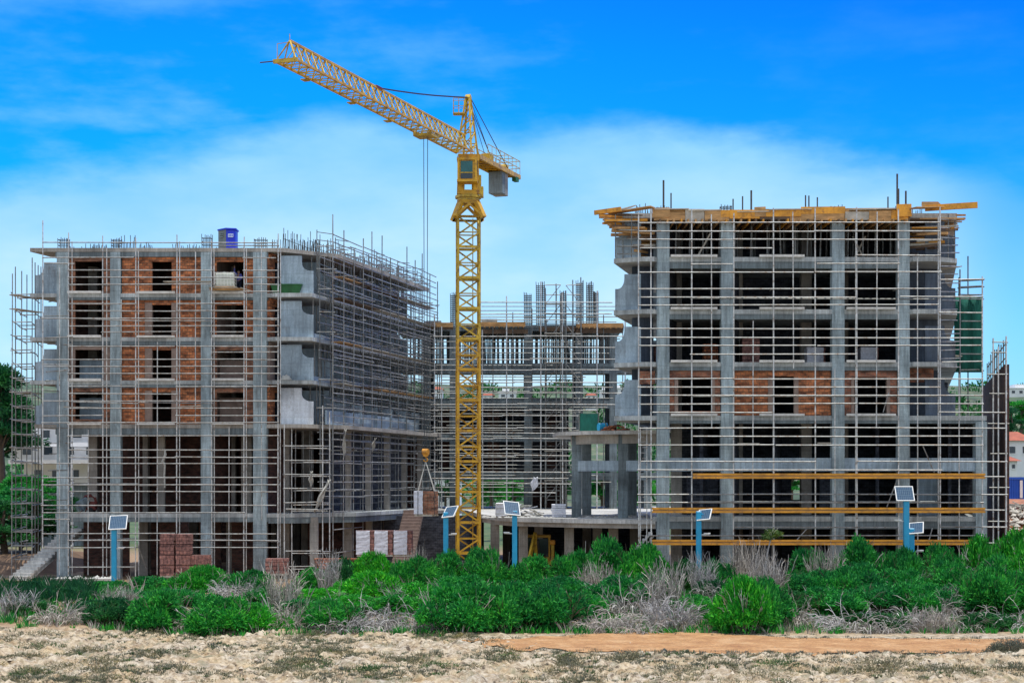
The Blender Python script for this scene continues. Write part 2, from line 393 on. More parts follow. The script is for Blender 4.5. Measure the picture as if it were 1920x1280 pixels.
# wisps above the bank; unseen white veil added overhead and behind to light facades
wisp = nt.nodes.new('ShaderNodeMapRange'); wisp.interpolation_type = 'SMOOTHSTEP'; nt.links.new(MTH('ADD', n3, MTH('MULTIPLY', MTH('SUBTRACT', n2, .5), .35)), wisp.inputs[0])
wisp.inputs[1].default_value = .44; wisp.inputs[2].default_value = .74; wisp.inputs[4].default_value = .5
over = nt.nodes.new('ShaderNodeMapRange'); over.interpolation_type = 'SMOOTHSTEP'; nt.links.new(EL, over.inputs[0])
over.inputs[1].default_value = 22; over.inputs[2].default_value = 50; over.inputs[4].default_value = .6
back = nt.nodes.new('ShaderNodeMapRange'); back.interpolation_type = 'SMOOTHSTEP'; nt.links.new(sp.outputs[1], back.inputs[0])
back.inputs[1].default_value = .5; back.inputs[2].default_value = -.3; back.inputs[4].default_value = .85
wl = nt.nodes.new('ShaderNodeMapRange'); wl.inputs[1].default_value = .35; wl.inputs[2].default_value = .75; wl.inputs[3].default_value = 1; wl.inputs[4].default_value = .2; nt.links.new(az_t, wl.inputs[0])
k = MTH('MAXIMUM', k_bank, MTH('MULTIPLY', wisp.outputs[0], wl.outputs[0]))
cl_col = ramp(nt, el_t, [(0, (3.6, 4.95, 5.8)), (.38, (3.5, 4.9, 5.9)), (.62, (1.8, 3.8, 5.6)), (1, (.6, 2.4, 5.0))])
final = mixc(nt, k, clear, cl_col)
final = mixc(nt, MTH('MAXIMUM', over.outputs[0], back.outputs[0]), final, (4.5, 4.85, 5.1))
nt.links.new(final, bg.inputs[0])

# ------------------------------------------------------------------ ground
def fbm(x, y, s, o=4):
    return noise.fractal(Vector((x*s, y*s, 3.7)), 1.0, 2.1, o)
def path_mask(X, Y):
    return sm(-4, 3, X)*sm(64.0, 66.5, Y)*(1-sm(74.5, 76, Y))
def g(X, Y):
    rock = sm(44, 50, Y)*(1-sm(73, 77, Y))*(1-path_mask(X, Y))*(1-sm(24, 40, abs(X)))
    h = 0.0
    if rock > 0:
        a = fbm(X, Y, .32, 3)*.22
        b = fbm(X+40, Y, 1.1, 4)
        ridge = (1-abs(fbm(X, Y+90, 1.9, 3)))
        cell = noise.noise(Vector((X*2.6, Y*2.6, 1.0)))
        fine_ = noise.fractal(Vector((X*2.6, Y*4.2, 8.1)), .9, 2.2, 4)
        h += rock*(a*.8+b*.06+.10*sm(.05, .2, b)+.10*sm(.15, .3, cell)-.10*sm(.75, .95, ridge)+fine_*.07)
    h += .15*sm(-14, -20, X)*sm(62, 72, Y)*(1-sm(76, 82, Y))
    h += .75*sm(75, 85, Y)*(1-sm(90, 98, Y))*(1-sm(60, 90, abs(X)))
    return h
def spaced(a, b, st): n = max(1, int(round((b-a)/st))); return [a+(b-a)*i/n for i in range(n)]
xs = [-1500, -900, -500, -250, -140, -90]+spaced(-60, -26, 2)+spaced(-26, 26, .14)+spaced(26, 60, 2)+[60, 90, 140, 250, 500, 900, 1500]
ys = [-60, -20, 0, 20, 35, 44]+spaced(48, 54, .5)+spaced(54, 77.5, .14)+spaced(77.5, 100, .75)+spaced(100, 160, 5)+[160, 200, 300, 500, 900, 1600, 3000]
gv = [(x, y, g(x, y)) for y in ys for x in xs]; nx = len(xs)
gf = [(j*nx+i, j*nx+i+1, (j+1)*nx+i+1, (j+1)*nx+i) for j in range(len(ys)-1) for i in range(nx-1)]
gm = MB(); gm.v = gv; gm.f = gf
tag(gm.build('ground', M['ground'], smooth=True), 'pale pitted limestone ground running back to bare site soil', 'ground', kind='structure')
# orange dirt path: a sheet a little above the ground
up_ = [(860, 1206), (960, 1198), (1050, 1192), (1150, 1187), (1260, 1185), (1380, 1190), (1500, 1196), (1700, 1198), (1960, 1198)]
lo_ = [(860, 1208), (960, 1215), (1050, 1220), (1150, 1224), (1260, 1227), (1380, 1226), (1500, 1229), (1700, 1225), (1960, 1221)]
pm = MB(); rows = 9; cols = 90
def lerp_poly(pl, x):
    for (a, b), (c, d) in zip(pl, pl[1:]):
        if a <= x <= c: return b+(d-b)*(x-a)/(c-a)
    return pl[-1][1]
for i in range(cols+1):
    x = 860+(1960-860)*i/cols
    yu, yl = lerp_poly(up_, x)+1.5*noise.noise(Vector((x*.03, 0, 0))), lerp_poly(lo_, x)+6*noise.noise(Vector((x*.017, 5, 0)))+4*noise.noise(Vector((x*.07, 8, 0)))
    for j in range(rows+1):
        y = yl+(yu-yl)*j/rows; Y = EYE*F/(y-HOR); X = (x-960)/F*Y
        pm.v.append((X, Y, g(X, Y)+.035+.03*fbm(X, Y, .8, 3)))
for i in range(cols):
    for j in range(rows):
        a = i*(rows+1)+j; pm.f.append((a, a+rows+1, a+rows+2, a+1))
tag(pm.build('path', M['path'], smooth=True), 'orange dirt path between the rock and the shrubs', 'path', kind='structure')
# hills behind the site
hm = MB(); hx = [-420+i*14 for i in range(61)]; hy = [330, 370, 410, 450, 490, 530, 570, 610, 650, 690, 730, 800, 1000]
for Y in hy:
    for X in hx:
        t = sm(330, 700, Y)
        top = 47+9*noise.noise(Vector((X*.006, 4, 0)))+5*noise.noise(Vector((X*.02, 9, 0)))+2*sm(120, 260, X)
        hm.v.append((X, Y, -1+t*top+2.2*noise.noise(Vector((X*.05, Y*.05, 2)))*t))
for j in range(len(hy)-1):
    for i in range(60):
        a = j*61+i; hm.f.append((a, a+1, a+62, a+61))
tag(hm.build('hills', M['hill'], smooth=True), 'green scrubby hillside far behind the site', 'hills', kind='structure')
# red earth bank behind the right corner of the site, with a flat top
em = MB(); ex = [33+i*1.1 for i in range(24)]; ey = [128, 130, 132, 134, 136, 138, 141, 150, 165, 190]
for Y in ey:
    for X in ex:
        z = 4.9*sm(127.5, 141, Y)*sm(32, 38, X)
        em.v.append((X, Y, -.3+z+.35*noise.noise(Vector((X*.6, Y*.6, 0)))+.25*noise.noise(Vector((X*1.7, Y*1.7, 5)))))
for j in range(len(ey)-1):
    for i in range(23):
        a = j*24+i; em.f.append((a, a+1, a+25, a+24))
tag(em.build('earth_bank', M['earth'], smooth=True), 'bank of cut red earth behind the right corner of the site', 'earth bank', kind='structure')

# ------------------------------------------------------------------ the two wings
LEV = {1: (3.97, 4.56), 2: (10.05, 10.76), 3: (13.3, 13.8), 4: (16.25, 16.8), 5: (19.4, 19.85), 6: (22.4, 23.0)}
def scoop(xi, xo, z0, ztop, zmid, zout, n=8):        # divider with a quarter-round bite at its outer top corner
    s = 1 if xo > xi else -1; w = abs(xo-xi)
    xb = w*.64; pts = [(xi, z0), (xo, z0), (xo, zout)]
    lip = .14
    pts.append((xo-s*lip, zout))
    r = (w-lip-xb)
    for i in range(n+1):
        t = math.pi/2*i/n
        pts.append((xo-s*(lip+r*math.sin(t)), zout+(zmid-zout)*(1-math.cos(t))))
    pts += [(xi+s*xb, ztop), (xi, ztop)]
    out = []
    for p in pts:
        if not out or (abs(p[0]-out[-1][0])+abs(p[1]-out[-1][1])) > 1e-4: out.append(p)
    return out
def cage(mb, x0, x1, y0, y1, z0, h, n=4, ties=3):     # starter bars tied into one cage
    for i in range(n):
        for yy in (y0, y1):
            x = x0+(x1-x0)*i/(n-1)
            mb.tube((x, yy, z0-.15), (x+rnd(-.03, .03), yy+rnd(-.03, .03), z0+h*rnd(.85, 1.1)), .026, 4)
    for k in range(ties):
        z = z0+h*(.25+.5*k/max(1, ties-1))
        for a, b in (((x0, y0, z), (x1, y0, z)), ((x0, y1, z), (x1, y1, z)), ((x0, y0, z), (x0, y1, z)), ((x1, y0, z), (x1, y1, z))): mb.tube(a, b, .024, 4)

# ---- left wing -------------------------------------------------------------
K = .257; Y0 = 115.0
def LX(px): return PX(px, Y0)
def sh(poly): return [(x+K*(y-Y0), y) for x, y in poly]
lw = thing('concrete_building', 'unfinished concrete wing with orange brick infill left of the yellow crane', 'building', (-24, 115, 0))
XL, XR = LX(104), LX(503)                            # -31.75, -16.95
XO = LX(585); XLO = LX(57)
D = 24.0
for k, (a, b) in LEV.items():
    if k == 1: poly = [(XL, Y0), (LX(545), Y0), (LX(640), Y0+3.0), (LX(640), Y0+D), (XL, Y0+D)]
    elif k == 6: poly = [(XLO, Y0-.05), (LX(530), Y0-.05), (LX(606), Y0+3.2), (LX(606), Y0+D), (XLO, Y0+D)]
    elif k == 2: poly = [(XLO+.3, Y0-.05), (XR, Y0-.05), (XR+.6, Y0-.35), (LX(570), Y0-.35), (LX(632), Y0+2.4), (LX(632), Y0+D), (XLO+.3, Y0+D)]
    else: poly = [(XLO, Y0-.05), (XR, Y0-.05), (XR+.6, Y0-.28), (XO+.12, Y0-.28), (XO+.12, Y0+D), (XLO, Y0+D)]
    MB().prism(sh(poly), b-.27, b).build('floor_slab', M['conc_w'] if k in (2, 6) else M['conc_s'], lw)
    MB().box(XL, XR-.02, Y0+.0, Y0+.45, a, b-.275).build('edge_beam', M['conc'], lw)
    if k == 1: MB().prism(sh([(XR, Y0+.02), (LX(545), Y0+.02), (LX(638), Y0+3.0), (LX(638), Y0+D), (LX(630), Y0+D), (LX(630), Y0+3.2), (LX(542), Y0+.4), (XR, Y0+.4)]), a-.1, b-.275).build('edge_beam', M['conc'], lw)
cols = [(107, 128), (207, 226), (377, 397), (475, 500)]
zs = [-.2]+[LEV[k][1] for k in range(1, 7)]
for a, b in cols:
    MB().box(LX(a), LX(b), Y0-.09, Y0+.62, -.2, LEV[6][1]-.29).build('column', M['conc_c'], lw)
    mb = MB(); cage(mb, LX(a)+.06, LX(b)-.06, Y0+.02, Y0+.55, LEV[6][1], rnd(.7, .95)); mb.build('starter_bars', M['rebar'], lw)
for d in (4.2, 8.2, 12.2, 16.2, 20.2):               # columns of the courtyard face and inside
    for x in (LX(490), LX(386), LX(216), LX(118)):
        xx = x+K*d
        MB().box(xx-.33, xx+.33, Y0+d-.33, Y0+d+.33, -.2, 22.2).build('column', M['conc_w'], lw)
for d in (1.2, 5.4, 9.6, 13.8, 18, 22):              # outer columns under the overhanging first floor
    x = LX(577)+K*d+(0.9 if d > 3 else 0)
    MB().box(x-.28, x+.28, Y0+d-.28, Y0+d+.28, -.2, 4.28).build('column', M['conc_w'], lw)
    if d > 2: MB().box(x-.2, x+.2, Y0+d-.28, Y0+d+.28, 4.57, 10.48).build('column', M['conc_w'], lw)
# infill of the front, floor by floor
def wall(mb, px0, px1, y0, y1, z0, z1): mb.box(LX(px0), LX(px1), y0, y1, z0, z1)
for k in (2, 3, 4, 5):
    z0 = LEV[k][1]; z1 = LEV[k+1][0]
    sillz = (z0+.02, z0+.17)
    br = MB(); wall(br, 228, 284, Y0+.18, Y0+.42, z0, z1-.01); wall(br, 321, 376, Y0+.18, Y0+.42, z0, z1-.01); wall(br, 284, 321, Y0+.18, Y0+.42, z1-.32, z1-.01)
    br.build('brick_wall', M['brick'], lw)
    if k < 5:
        for a, b in ((271, 284.3), (320.7, 334)):
            ps = MB(); wall(ps, a, b, Y0+.12, Y0+.44, z0+.2, z1-.2); ps.build('door_jamb', M['plaster'], lw)
    br = MB(); wall(br, 129, 139, Y0+.2, Y0+.42, z0, z1-.01); wall(br, 193, 206, Y0+.2, Y0+.42, z0, z1-.01); wall(br, 139, 193, Y0+.2, Y0+.42, z1-.3, z1-.01)
    if k == 2: wall(br, 139, 193, Y0+.2, Y0+.42, z0, z0+.35)
    br.build('brick_wall', M['brick_w' if k != 3 else 'plaster'], lw)
    br = MB(); wall(br, 398, 405, Y0+.2, Y0+.42, z0, z1-.01); wall(br, 457, 474, Y0+.2, Y0+.42, z0, z1-.01); wall(br, 405, 457, Y0+.2, Y0+.42, z1-.33, z1-.01)
    br.build('brick_wall', M['brick_w' if k < 4 else 'brick'], lw)
    if k in (2, 3):
        for a, b in ((138, 194), (404, 458)): MB().box(LX(a), LX(b), Y0+1.6, Y0+1.8, z0, z0+(1.9 if k == 2 else 1.5)).build('partition_wall', M['fin' if a == 138 else 'plaster'], lw)
    for (a, b) in ((128.6, 191), (258, 329), (399, 458)):
        MB().box(LX(a), LX(b), Y0-.34, Y0-.095, z0-.06+rnd(0, .05), z0+.1+rnd(0, .05)).build('window_sill', M['sill'], lw)
# balcony dividers of both side faces and the walls between them
for k in (2, 3, 4, 5):
    z0 = LEV[k][1]; z1 = LEV[k+1][1]-.28
    for i in range(7):
        d = .25+3.4*i; xi = LX(524)+K*d; xo = XO+K*d
        if k == 2: xo += 1.0 if i > 0 else 0
        MB().prism_y(scoop(xi, xo, z0, z1-.22, z0+2.1, z0+1.6), Y0+d, Y0+d+.2).build('balcony_divider', M['fin_w' if k == 2 and i == 0 else 'fin'], lw)
        if i < 6 or k < 4:                           # courtyard wall with a wide opening in each bay
            f = MB()
            for (a, b, q, r) in ((0, .9, z0, z1), (2.7, 3.4, z0, z1), (.9, 2.7, z1-.5, z1)):
                f.prism([(XR-.3+K*(d+a), Y0+d+a), (XR+K*(d+a), Y0+d+a), (XR+K*(d+b), Y0+d+b), (XR-.3+K*(d+b), Y0+d+b)], q, r-.01)
            f.build('brick_wall', M['brick' if (i+k) % 3 else 'plaster'], lw)
        if k in (2, 3, 4) and 0 < i < 7:
            a, b = d-3.2, d
            xx = xo-.25
            MB().prism([(xx+K*(a-d), Y0+a), (xx+.12+K*(a-d), Y0+a), (xx+.12, Y0+b), (xx, Y0+b)], z0, z0+(1.0 if k == 2 else .34)).build('balcony_parapet', M['fin'], lw)
    MB().box(XR-.05, LX(530), Y0+2.0, Y0+2.2, z0, z1-.01).build('partition_wall', M['dark_b'], lw)  # dark wall added so the opening beside the divider reads as shade
    for i in range(3):
        d = .3+5*i; xi = LX(106)+K*d; xo = XLO+.2+K*d
        MB().prism_y(scoop(xi, xo, z0, z0+2.2, z0+2.0, z0+1.3), Y0+d, Y0+d+.2).build('balcony_divider', M['fin'], lw)
# interior partitions, dark brick, that close the rooms a few metres behind the front
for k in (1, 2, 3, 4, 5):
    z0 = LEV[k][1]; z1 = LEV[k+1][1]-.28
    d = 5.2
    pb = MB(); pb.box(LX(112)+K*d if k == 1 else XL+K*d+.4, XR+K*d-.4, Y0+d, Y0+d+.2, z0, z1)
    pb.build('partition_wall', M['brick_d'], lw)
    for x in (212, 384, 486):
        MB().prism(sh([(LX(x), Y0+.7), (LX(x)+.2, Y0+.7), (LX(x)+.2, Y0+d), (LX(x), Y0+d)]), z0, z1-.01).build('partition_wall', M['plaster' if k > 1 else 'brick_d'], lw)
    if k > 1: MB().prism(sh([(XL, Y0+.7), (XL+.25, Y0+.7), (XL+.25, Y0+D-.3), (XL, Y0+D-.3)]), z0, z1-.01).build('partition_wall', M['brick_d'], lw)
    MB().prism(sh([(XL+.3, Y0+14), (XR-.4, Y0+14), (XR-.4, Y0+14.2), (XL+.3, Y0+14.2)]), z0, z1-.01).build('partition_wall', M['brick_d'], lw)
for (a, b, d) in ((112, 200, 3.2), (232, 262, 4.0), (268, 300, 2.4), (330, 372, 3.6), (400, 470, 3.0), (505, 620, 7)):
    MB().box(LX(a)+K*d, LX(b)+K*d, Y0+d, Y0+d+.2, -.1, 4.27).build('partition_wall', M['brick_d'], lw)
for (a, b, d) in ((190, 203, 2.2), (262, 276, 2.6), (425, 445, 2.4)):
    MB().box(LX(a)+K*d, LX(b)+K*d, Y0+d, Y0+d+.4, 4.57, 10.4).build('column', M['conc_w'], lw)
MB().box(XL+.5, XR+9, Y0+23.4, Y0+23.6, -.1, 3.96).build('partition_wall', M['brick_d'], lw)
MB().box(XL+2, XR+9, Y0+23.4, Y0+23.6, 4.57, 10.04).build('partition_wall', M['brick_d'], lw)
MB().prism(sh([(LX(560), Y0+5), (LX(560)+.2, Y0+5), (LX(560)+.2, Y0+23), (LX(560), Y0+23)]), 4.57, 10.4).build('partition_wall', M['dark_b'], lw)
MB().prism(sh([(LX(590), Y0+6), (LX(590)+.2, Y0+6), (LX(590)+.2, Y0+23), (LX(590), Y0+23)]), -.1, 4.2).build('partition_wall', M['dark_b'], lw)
# rows of starter bars standing up from the roof
def bars(x0, x1, y0, y1, z, n, h0, h1, rail=None):
    mb = MB()
    for i in range(n):
        t = (i+rnd(-.3, .3))/n; x = x0+(x1-x0)*t; y = y0+(y1-y0)*t
        mb.tube((x, y, z-.1), (x+rnd(-.06, .06), y+rnd(-.06, .06), z+rnd(h0, h1)), .028, 4)
    if rail: mb.tube((x0, y0, z+rail), (x1, y1, z+rail+rnd(-.05, .05)), .022, 4)
    return mb
zr = LEV[6][1]
for (a, b, d, n, h0, h1, rl) in ((170, 205, 4, 12, .8, 1.5, .9), (240, 335, 9, 26, .7, 1.5, 1.1), (335, 395, 6, 12, .6, 1.2, None), (445, 520, 6, 22, .7, 1.5, None), (60, 120, 5, 12, .5, 1.1, .6), (170, 200, .3, 11, .15, .35, None), (258, 285, .3, 10, .15, .4, None), (320, 375, .3, 10, .15, .35, None)):
    bars(LX(a)+K*d, LX(b)+K*d, Y0+d, Y0+d, zr, n, h0, h1, rl).build('starter_bars', M['rebar'], lw)
for (d0, d1, x, n) in ((1, 8, 520, 34), (2, 20, 560, 70), (5, 22, 535, 44)):
    bars(LX(x)+K*d0, LX(x)+K*d1, Y0+d0, Y0+d1, zr, n, .7, 1.6, .8).build('starter_bars', M['rebar'], lw)
def flight(mb, a, b, w, n, th=.22):                    # a flight of concrete steps between two points
    a = Vector(a); b = Vector(b); d = b-a; s = Vector((d.y, -d.x, 0)).normalized()*(w/2)
    mb.bar(a-Vector((0, 0, .18)), b-Vector((0, 0, .18)), w, th)
    for i in range(n):
        t0 = a+d*(i/n); t1 = a+d*((i+1)/n); z = max(t0.z, t1.z)
        c = [t0-s, t0+s, t1+s, t1-s]
        mb.prism([(q.x, q.y) for q in c], min(t0.z, t1.z)-.12, z)
mb = MB(); flight(mb, (LX(46), 113.5, .1), (LX(100)+.4, 119.5, 3.4), 1.5, 17); mb.build('stair_flight', M['conc_l'], lw)
mb = MB(); flight(mb, (PX(752, 117), 117, .6), (PX(776, 126), 126, 4.6), 1.5, 18); mb.build('stair_flight', M['plaster'], lw)

# ---- right wing --------------------------------------------------------------
K2 = .24; Y2 = 100.0
def RX(px): return PX(px, Y2)
def sh2(poly): return [(x+K2*(y-Y2), y) for x, y in poly]
RL = {1: (3.93, 4.67), 2: (10.3, 10.77), 3: (13.5, 14.0), 4: (16.6, 17.19), 5: (19.67, 20.35), 6: (22.75, 23.05)}
rw = thing('concrete_building', 'taller unfinished concrete wing topped with timber formwork right of the yellow crane', 'building', (20, 100, 0))
XA, XB = RX(1230), RX(1706)
XLF, XRF = RX(1147), RX(1795); XE = RX(1850)
D2 = 26.0
for k, (a, b) in RL.items():
    if k == 1: poly = [(XA-.2, Y2-.04), (XE, Y2-.04), (XE, Y2+D2), (XA-.2, Y2+D2)]
    elif k == 2: poly = [(XLF+1.2, Y2-.04), (XE, Y2-.04), (XE, Y2+D2), (XLF, Y2+D2), (XLF, Y2+.8)]
    else: poly = [(XLF, Y2+.7), (XLF+1.9, Y2-.25), (XA-.1, Y2-.25), (XA, Y2-.04), (XB+.1, Y2-.04), (XB+.2, Y2-.25), (XRF-1.4, Y2-.25), (XRF, Y2+.6), (XRF, Y2+D2), (XLF, Y2+D2)]
    if k == 6: poly = [(XLF+.3, Y2+.3), (XRF, Y2+.3), (XRF, Y2+D2), (XLF+.3, Y2+D2)]
    MB().prism(sh2(poly), b-.28, b).build('floor_slab', M['conc_s'] if k < 6 else M['conc_l'], rw)
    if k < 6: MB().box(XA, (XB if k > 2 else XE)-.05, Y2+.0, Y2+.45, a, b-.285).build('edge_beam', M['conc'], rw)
MB().box(XA, XE-.05, Y2+.02, Y2+.4, 7.42, 8.22).build('edge_beam', M['fin'], rw)
for a, b, top in ((1232, 1255, 22.7), (1352, 1375, 22.7), (1560, 1583, 22.7), (1684, 1705, 22.7), (1829, 1850, 10.4)):
    MB().box(RX(a), RX(b), Y2-.09, Y2+.62, -.2, top).build('column', M['conc_c'], rw)
    if top > 20:
        mb = MB(); cage(mb, RX(a)+.06, RX(b)-.06, Y2+.45, Y2+.95, RL[6][1], rnd(.45, .6)); mb.build('starter_bars', M['rebar'], rw)
for d in (5.5, 11, 16.5, 22):
    for x in (1244, 1364, 1500, 1572, 1694):
        xx = RX(x)+K2*d
        MB().box(xx-.33, xx+.33, Y2+d-.33, Y2+d+.33, -.2, 22.7).build('column', M['conc_w'], rw)
def rwall(mb, px0, px1, y0, y1, z0, z1): mb.box(RX(px0), RX(px1), y0, y1, z0, z1)
z0, z1 = RL[2][1], RL[3][0]
mb = MB()
for a, b, q, r in ((1256, 1265, z0, z1), (1341, 1351, z0, z1), (1265, 1341, z1-.38, z1-.005), (1265, 1341, z0, z0+.3)): rwall(mb, a, b, Y2+.18, Y2+.42, q, r-.01)
mb.build('brick_wall', M['brick_m'], rw)
mb = MB()
for a, b, q, r in ((1376, 1449, z0, z1), (1490, 1559, z0, z1), (1449, 1490, z1-.34, z1-.005)): rwall(mb, a, b, Y2+.18, Y2+.42, q, r-.01)
mb.build('brick_wall', M['brick'], rw)
mb = MB()
for a, b, q, r in ((1584, 1597, z0, z1), (1670, 1683, z0, z1), (1597, 1670, z1-.38, z1-.005)): rwall(mb, a, b, Y2+.18, Y2+.42, q, r-.01)
mb.build('brick_wall', M['brick_m'], rw)
for pr in (((1265.2, 1272), (1336, 1340.8)), ((1441, 1449.2), (1489.8, 1498)), ((1597.2, 1603), (1664, 1669.8))):
    for a, b in pr:
        ps = MB(); rwall(ps, a, b, Y2+.13, Y2+.44, z0+.1, z1-.4); ps.build('door_jamb', M['plaster'], rw)
mb = MB(); rwall(mb, 1200, 1229, Y2+.3, Y2+.5, z1-.8, z1-.02); mb.build('brick_wall', M['brick_m'], rw)
mb = MB(); rwall(mb, 1706, 1760, Y2+1.2, Y2+1.4, z1-.65, z1+.2); mb.build('brick_wall', M['brick_m'], rw)
for k in (2, 3, 4, 5):
    zz = RL[k][1]
    for a, b in ((1257, 1344), (1423, 1507), (1586, 1678)):
        if k == 5 and a == 1586: continue
        MB().box(RX(a), RX(b), Y2-.3, Y2-.095, zz-.02, zz+.12).build('window_sill', M['sill'], rw)
    zt = RL[k+1][1]-.28
    for i in range(3):
        d = .55+5*i; xi = RX(1199)+K2*d; xo = XLF+.12+K2*d
        MB().prism_y(scoop(xi, xo, zz, zz+2.2, zz+2.0, zz+1.3), Y2+d, Y2+d+.2).build('balcony_divider', M['fin'], rw)
        xi = RX(1735)+K2*d; xo = XRF-.1+K2*d
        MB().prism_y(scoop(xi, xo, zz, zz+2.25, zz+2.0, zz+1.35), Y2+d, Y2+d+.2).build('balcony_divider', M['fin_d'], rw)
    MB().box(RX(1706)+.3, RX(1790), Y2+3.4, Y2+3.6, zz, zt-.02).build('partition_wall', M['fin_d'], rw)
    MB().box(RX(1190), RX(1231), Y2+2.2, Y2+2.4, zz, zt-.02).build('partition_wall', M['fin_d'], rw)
    # rooms: cross walls and a dark back wall
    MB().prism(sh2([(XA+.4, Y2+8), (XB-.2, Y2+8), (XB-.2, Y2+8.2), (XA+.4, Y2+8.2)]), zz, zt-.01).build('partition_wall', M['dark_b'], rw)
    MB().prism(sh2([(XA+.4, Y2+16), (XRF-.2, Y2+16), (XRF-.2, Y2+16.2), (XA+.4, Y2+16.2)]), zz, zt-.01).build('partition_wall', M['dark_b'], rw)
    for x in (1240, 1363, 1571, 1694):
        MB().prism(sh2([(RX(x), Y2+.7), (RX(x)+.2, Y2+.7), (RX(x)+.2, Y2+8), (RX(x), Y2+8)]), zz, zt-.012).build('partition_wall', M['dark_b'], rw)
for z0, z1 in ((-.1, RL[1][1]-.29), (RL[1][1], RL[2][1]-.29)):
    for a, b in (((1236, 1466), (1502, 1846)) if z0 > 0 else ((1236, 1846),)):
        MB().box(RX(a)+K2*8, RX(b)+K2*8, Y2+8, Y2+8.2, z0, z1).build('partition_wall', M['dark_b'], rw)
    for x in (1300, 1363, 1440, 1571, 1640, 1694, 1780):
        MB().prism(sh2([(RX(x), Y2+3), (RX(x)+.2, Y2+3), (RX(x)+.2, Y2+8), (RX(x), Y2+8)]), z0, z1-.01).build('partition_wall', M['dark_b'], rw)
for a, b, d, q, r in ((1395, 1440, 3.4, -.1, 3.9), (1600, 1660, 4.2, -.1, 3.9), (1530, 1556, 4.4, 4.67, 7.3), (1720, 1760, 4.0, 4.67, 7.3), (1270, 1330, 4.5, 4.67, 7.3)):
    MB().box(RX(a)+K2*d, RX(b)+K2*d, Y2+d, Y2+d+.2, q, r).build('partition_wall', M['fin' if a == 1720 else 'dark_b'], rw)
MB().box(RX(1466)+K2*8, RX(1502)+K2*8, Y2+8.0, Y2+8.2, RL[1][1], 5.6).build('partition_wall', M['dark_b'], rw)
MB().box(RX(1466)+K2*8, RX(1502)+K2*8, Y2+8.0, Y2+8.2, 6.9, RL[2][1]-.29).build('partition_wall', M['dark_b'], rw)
MB().prism([(29.9, 100.4), (30.2, 100.4), (36.2, 126.2), (35.9, 126.2)], -.2, 13.9).build('boundary_wall', M['brick_d'], rw)
mb = MB(); flight(mb, (PX(1168, 101), 101, 1.7), (PX(1222, 101), 101, 3.7), 1.2, 10); mb.build('stair_flight', M['conc_l'], rw)
bars(RX(1195), RX(1232), Y2+2, Y2+2, RL[6][1], 14, .4, .9).build('starter_bars', M['rebar'], rw)
bars(RX(1700), RX(1760), Y2+3, Y2+3, RL[6][1], 14, .3, .8).build('starter_bars', M['rebar'], rw)

# ---- rear wing -----------------------------------------------------------------
Y3 = 140.0
def BX(px): return PX(px, Y3)
bw = thing('concrete_building', 'low unfinished rear wing linking the two wings behind the crane mast', 'building', (0, 140, 0))
BL = [4.45, 7.5, 10.75, 13.8, 16.75, 20.0]
for i, z in enumerate(BL):
    x0, x1 = BX(740), (BX(1250) if i < 5 else BX(1170))
    if i == 0: MB().prism([(PX(898, 119), 119), (PX(934, 110), 110), (PX(965, 107.5), 107.5), (PX(1020, 105.8), 105.8), (PX(1110, 103.5), 103.5), (PX(1232, 101.6), 101.6), (PX(1232, 101.6)+6, 128), (BX(1250)+3, 152), (BX(740), 152), (BX(740), 134), (PX(872, 134), 134)], 4.17, 4.45).build('terrace_slab', M['conc_l'], bw)
    elif i == 3: MB().box(x0, x1, Y3+.3, Y3+10, z-.2, z).build('floor_slab', M['conc'], bw)
    elif i == 5: MB().box(x0, x1, Y3, Y3+11, z-.25, z).build('floor_slab', M['conc'], bw)
    else: MB().box(x0, x1, Y3, Y3+11, z-.3, z).build('floor_slab', M['conc'], bw)
    if i: MB().box(x0, x1-.02, Y3+.06, Y3+.5, z-(.86 if i in (3, 4) else .62 if i != 5 else .5), z-(.305 if i not in (3, 5) else (.205 if i == 3 else .255))).build('edge_beam', M['conc'], bw)
MB().prism([(PX(902, 118.6), 118.6), (PX(937, 110.2), 110.2), (PX(967, 107.8), 107.8), (PX(1021, 106.1), 106.1), (PX(1110, 103.8), 103.8), (PX(1230, 101.9), 101.9), (PX(1230, 101.9), 102.3), (PX(1110, 103.8), 104.2), (PX(1021, 106.1), 106.5), (PX(969, 107.8), 108.2), (PX(940, 110.4), 110.6), (PX(906, 118.6), 118.8)], 3.88, 4.165).build('edge_beam', M['conc_w'], bw)
for px in (800, 850, 990, 1086, 1150, 1215):
    for d in (.1, 6.5):
        top = 19.7 if px < 1160 else 16.4
        MB().box(BX(px)-.32, BX(px)+.32, Y3-.05+d, Y3+.6+d, 4.45, top).build('column', M['conc'], bw)
for px, Y in ((928, 113), (981, 109), (1067, 107), (1120, 112), (1150, 107), (1010, 118), (1190, 110), (950, 124), (1100, 122)):
    MB().box(PX(px, Y)-.3, PX(px, Y)+.3, Y-.3, Y+.3, -.2, 4.16).build('column', M['conc_w'], bw)
for z0, z1 in ((7.5, 10.44), (10.75, 13.58)):
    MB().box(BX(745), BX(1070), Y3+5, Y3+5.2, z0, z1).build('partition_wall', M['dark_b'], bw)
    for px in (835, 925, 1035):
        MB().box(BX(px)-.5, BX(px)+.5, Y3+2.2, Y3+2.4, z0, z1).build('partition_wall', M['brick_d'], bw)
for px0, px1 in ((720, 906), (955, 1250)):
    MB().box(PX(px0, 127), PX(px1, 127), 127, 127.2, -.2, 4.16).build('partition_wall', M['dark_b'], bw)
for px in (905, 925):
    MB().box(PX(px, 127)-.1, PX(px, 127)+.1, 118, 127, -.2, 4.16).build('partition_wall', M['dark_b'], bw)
MB().box(BX(800)-1.5, BX(850), Y3+4, Y3+4.2, 4.45, 7.2).build('partition_wall', M['conc_w'], bw) if False else None
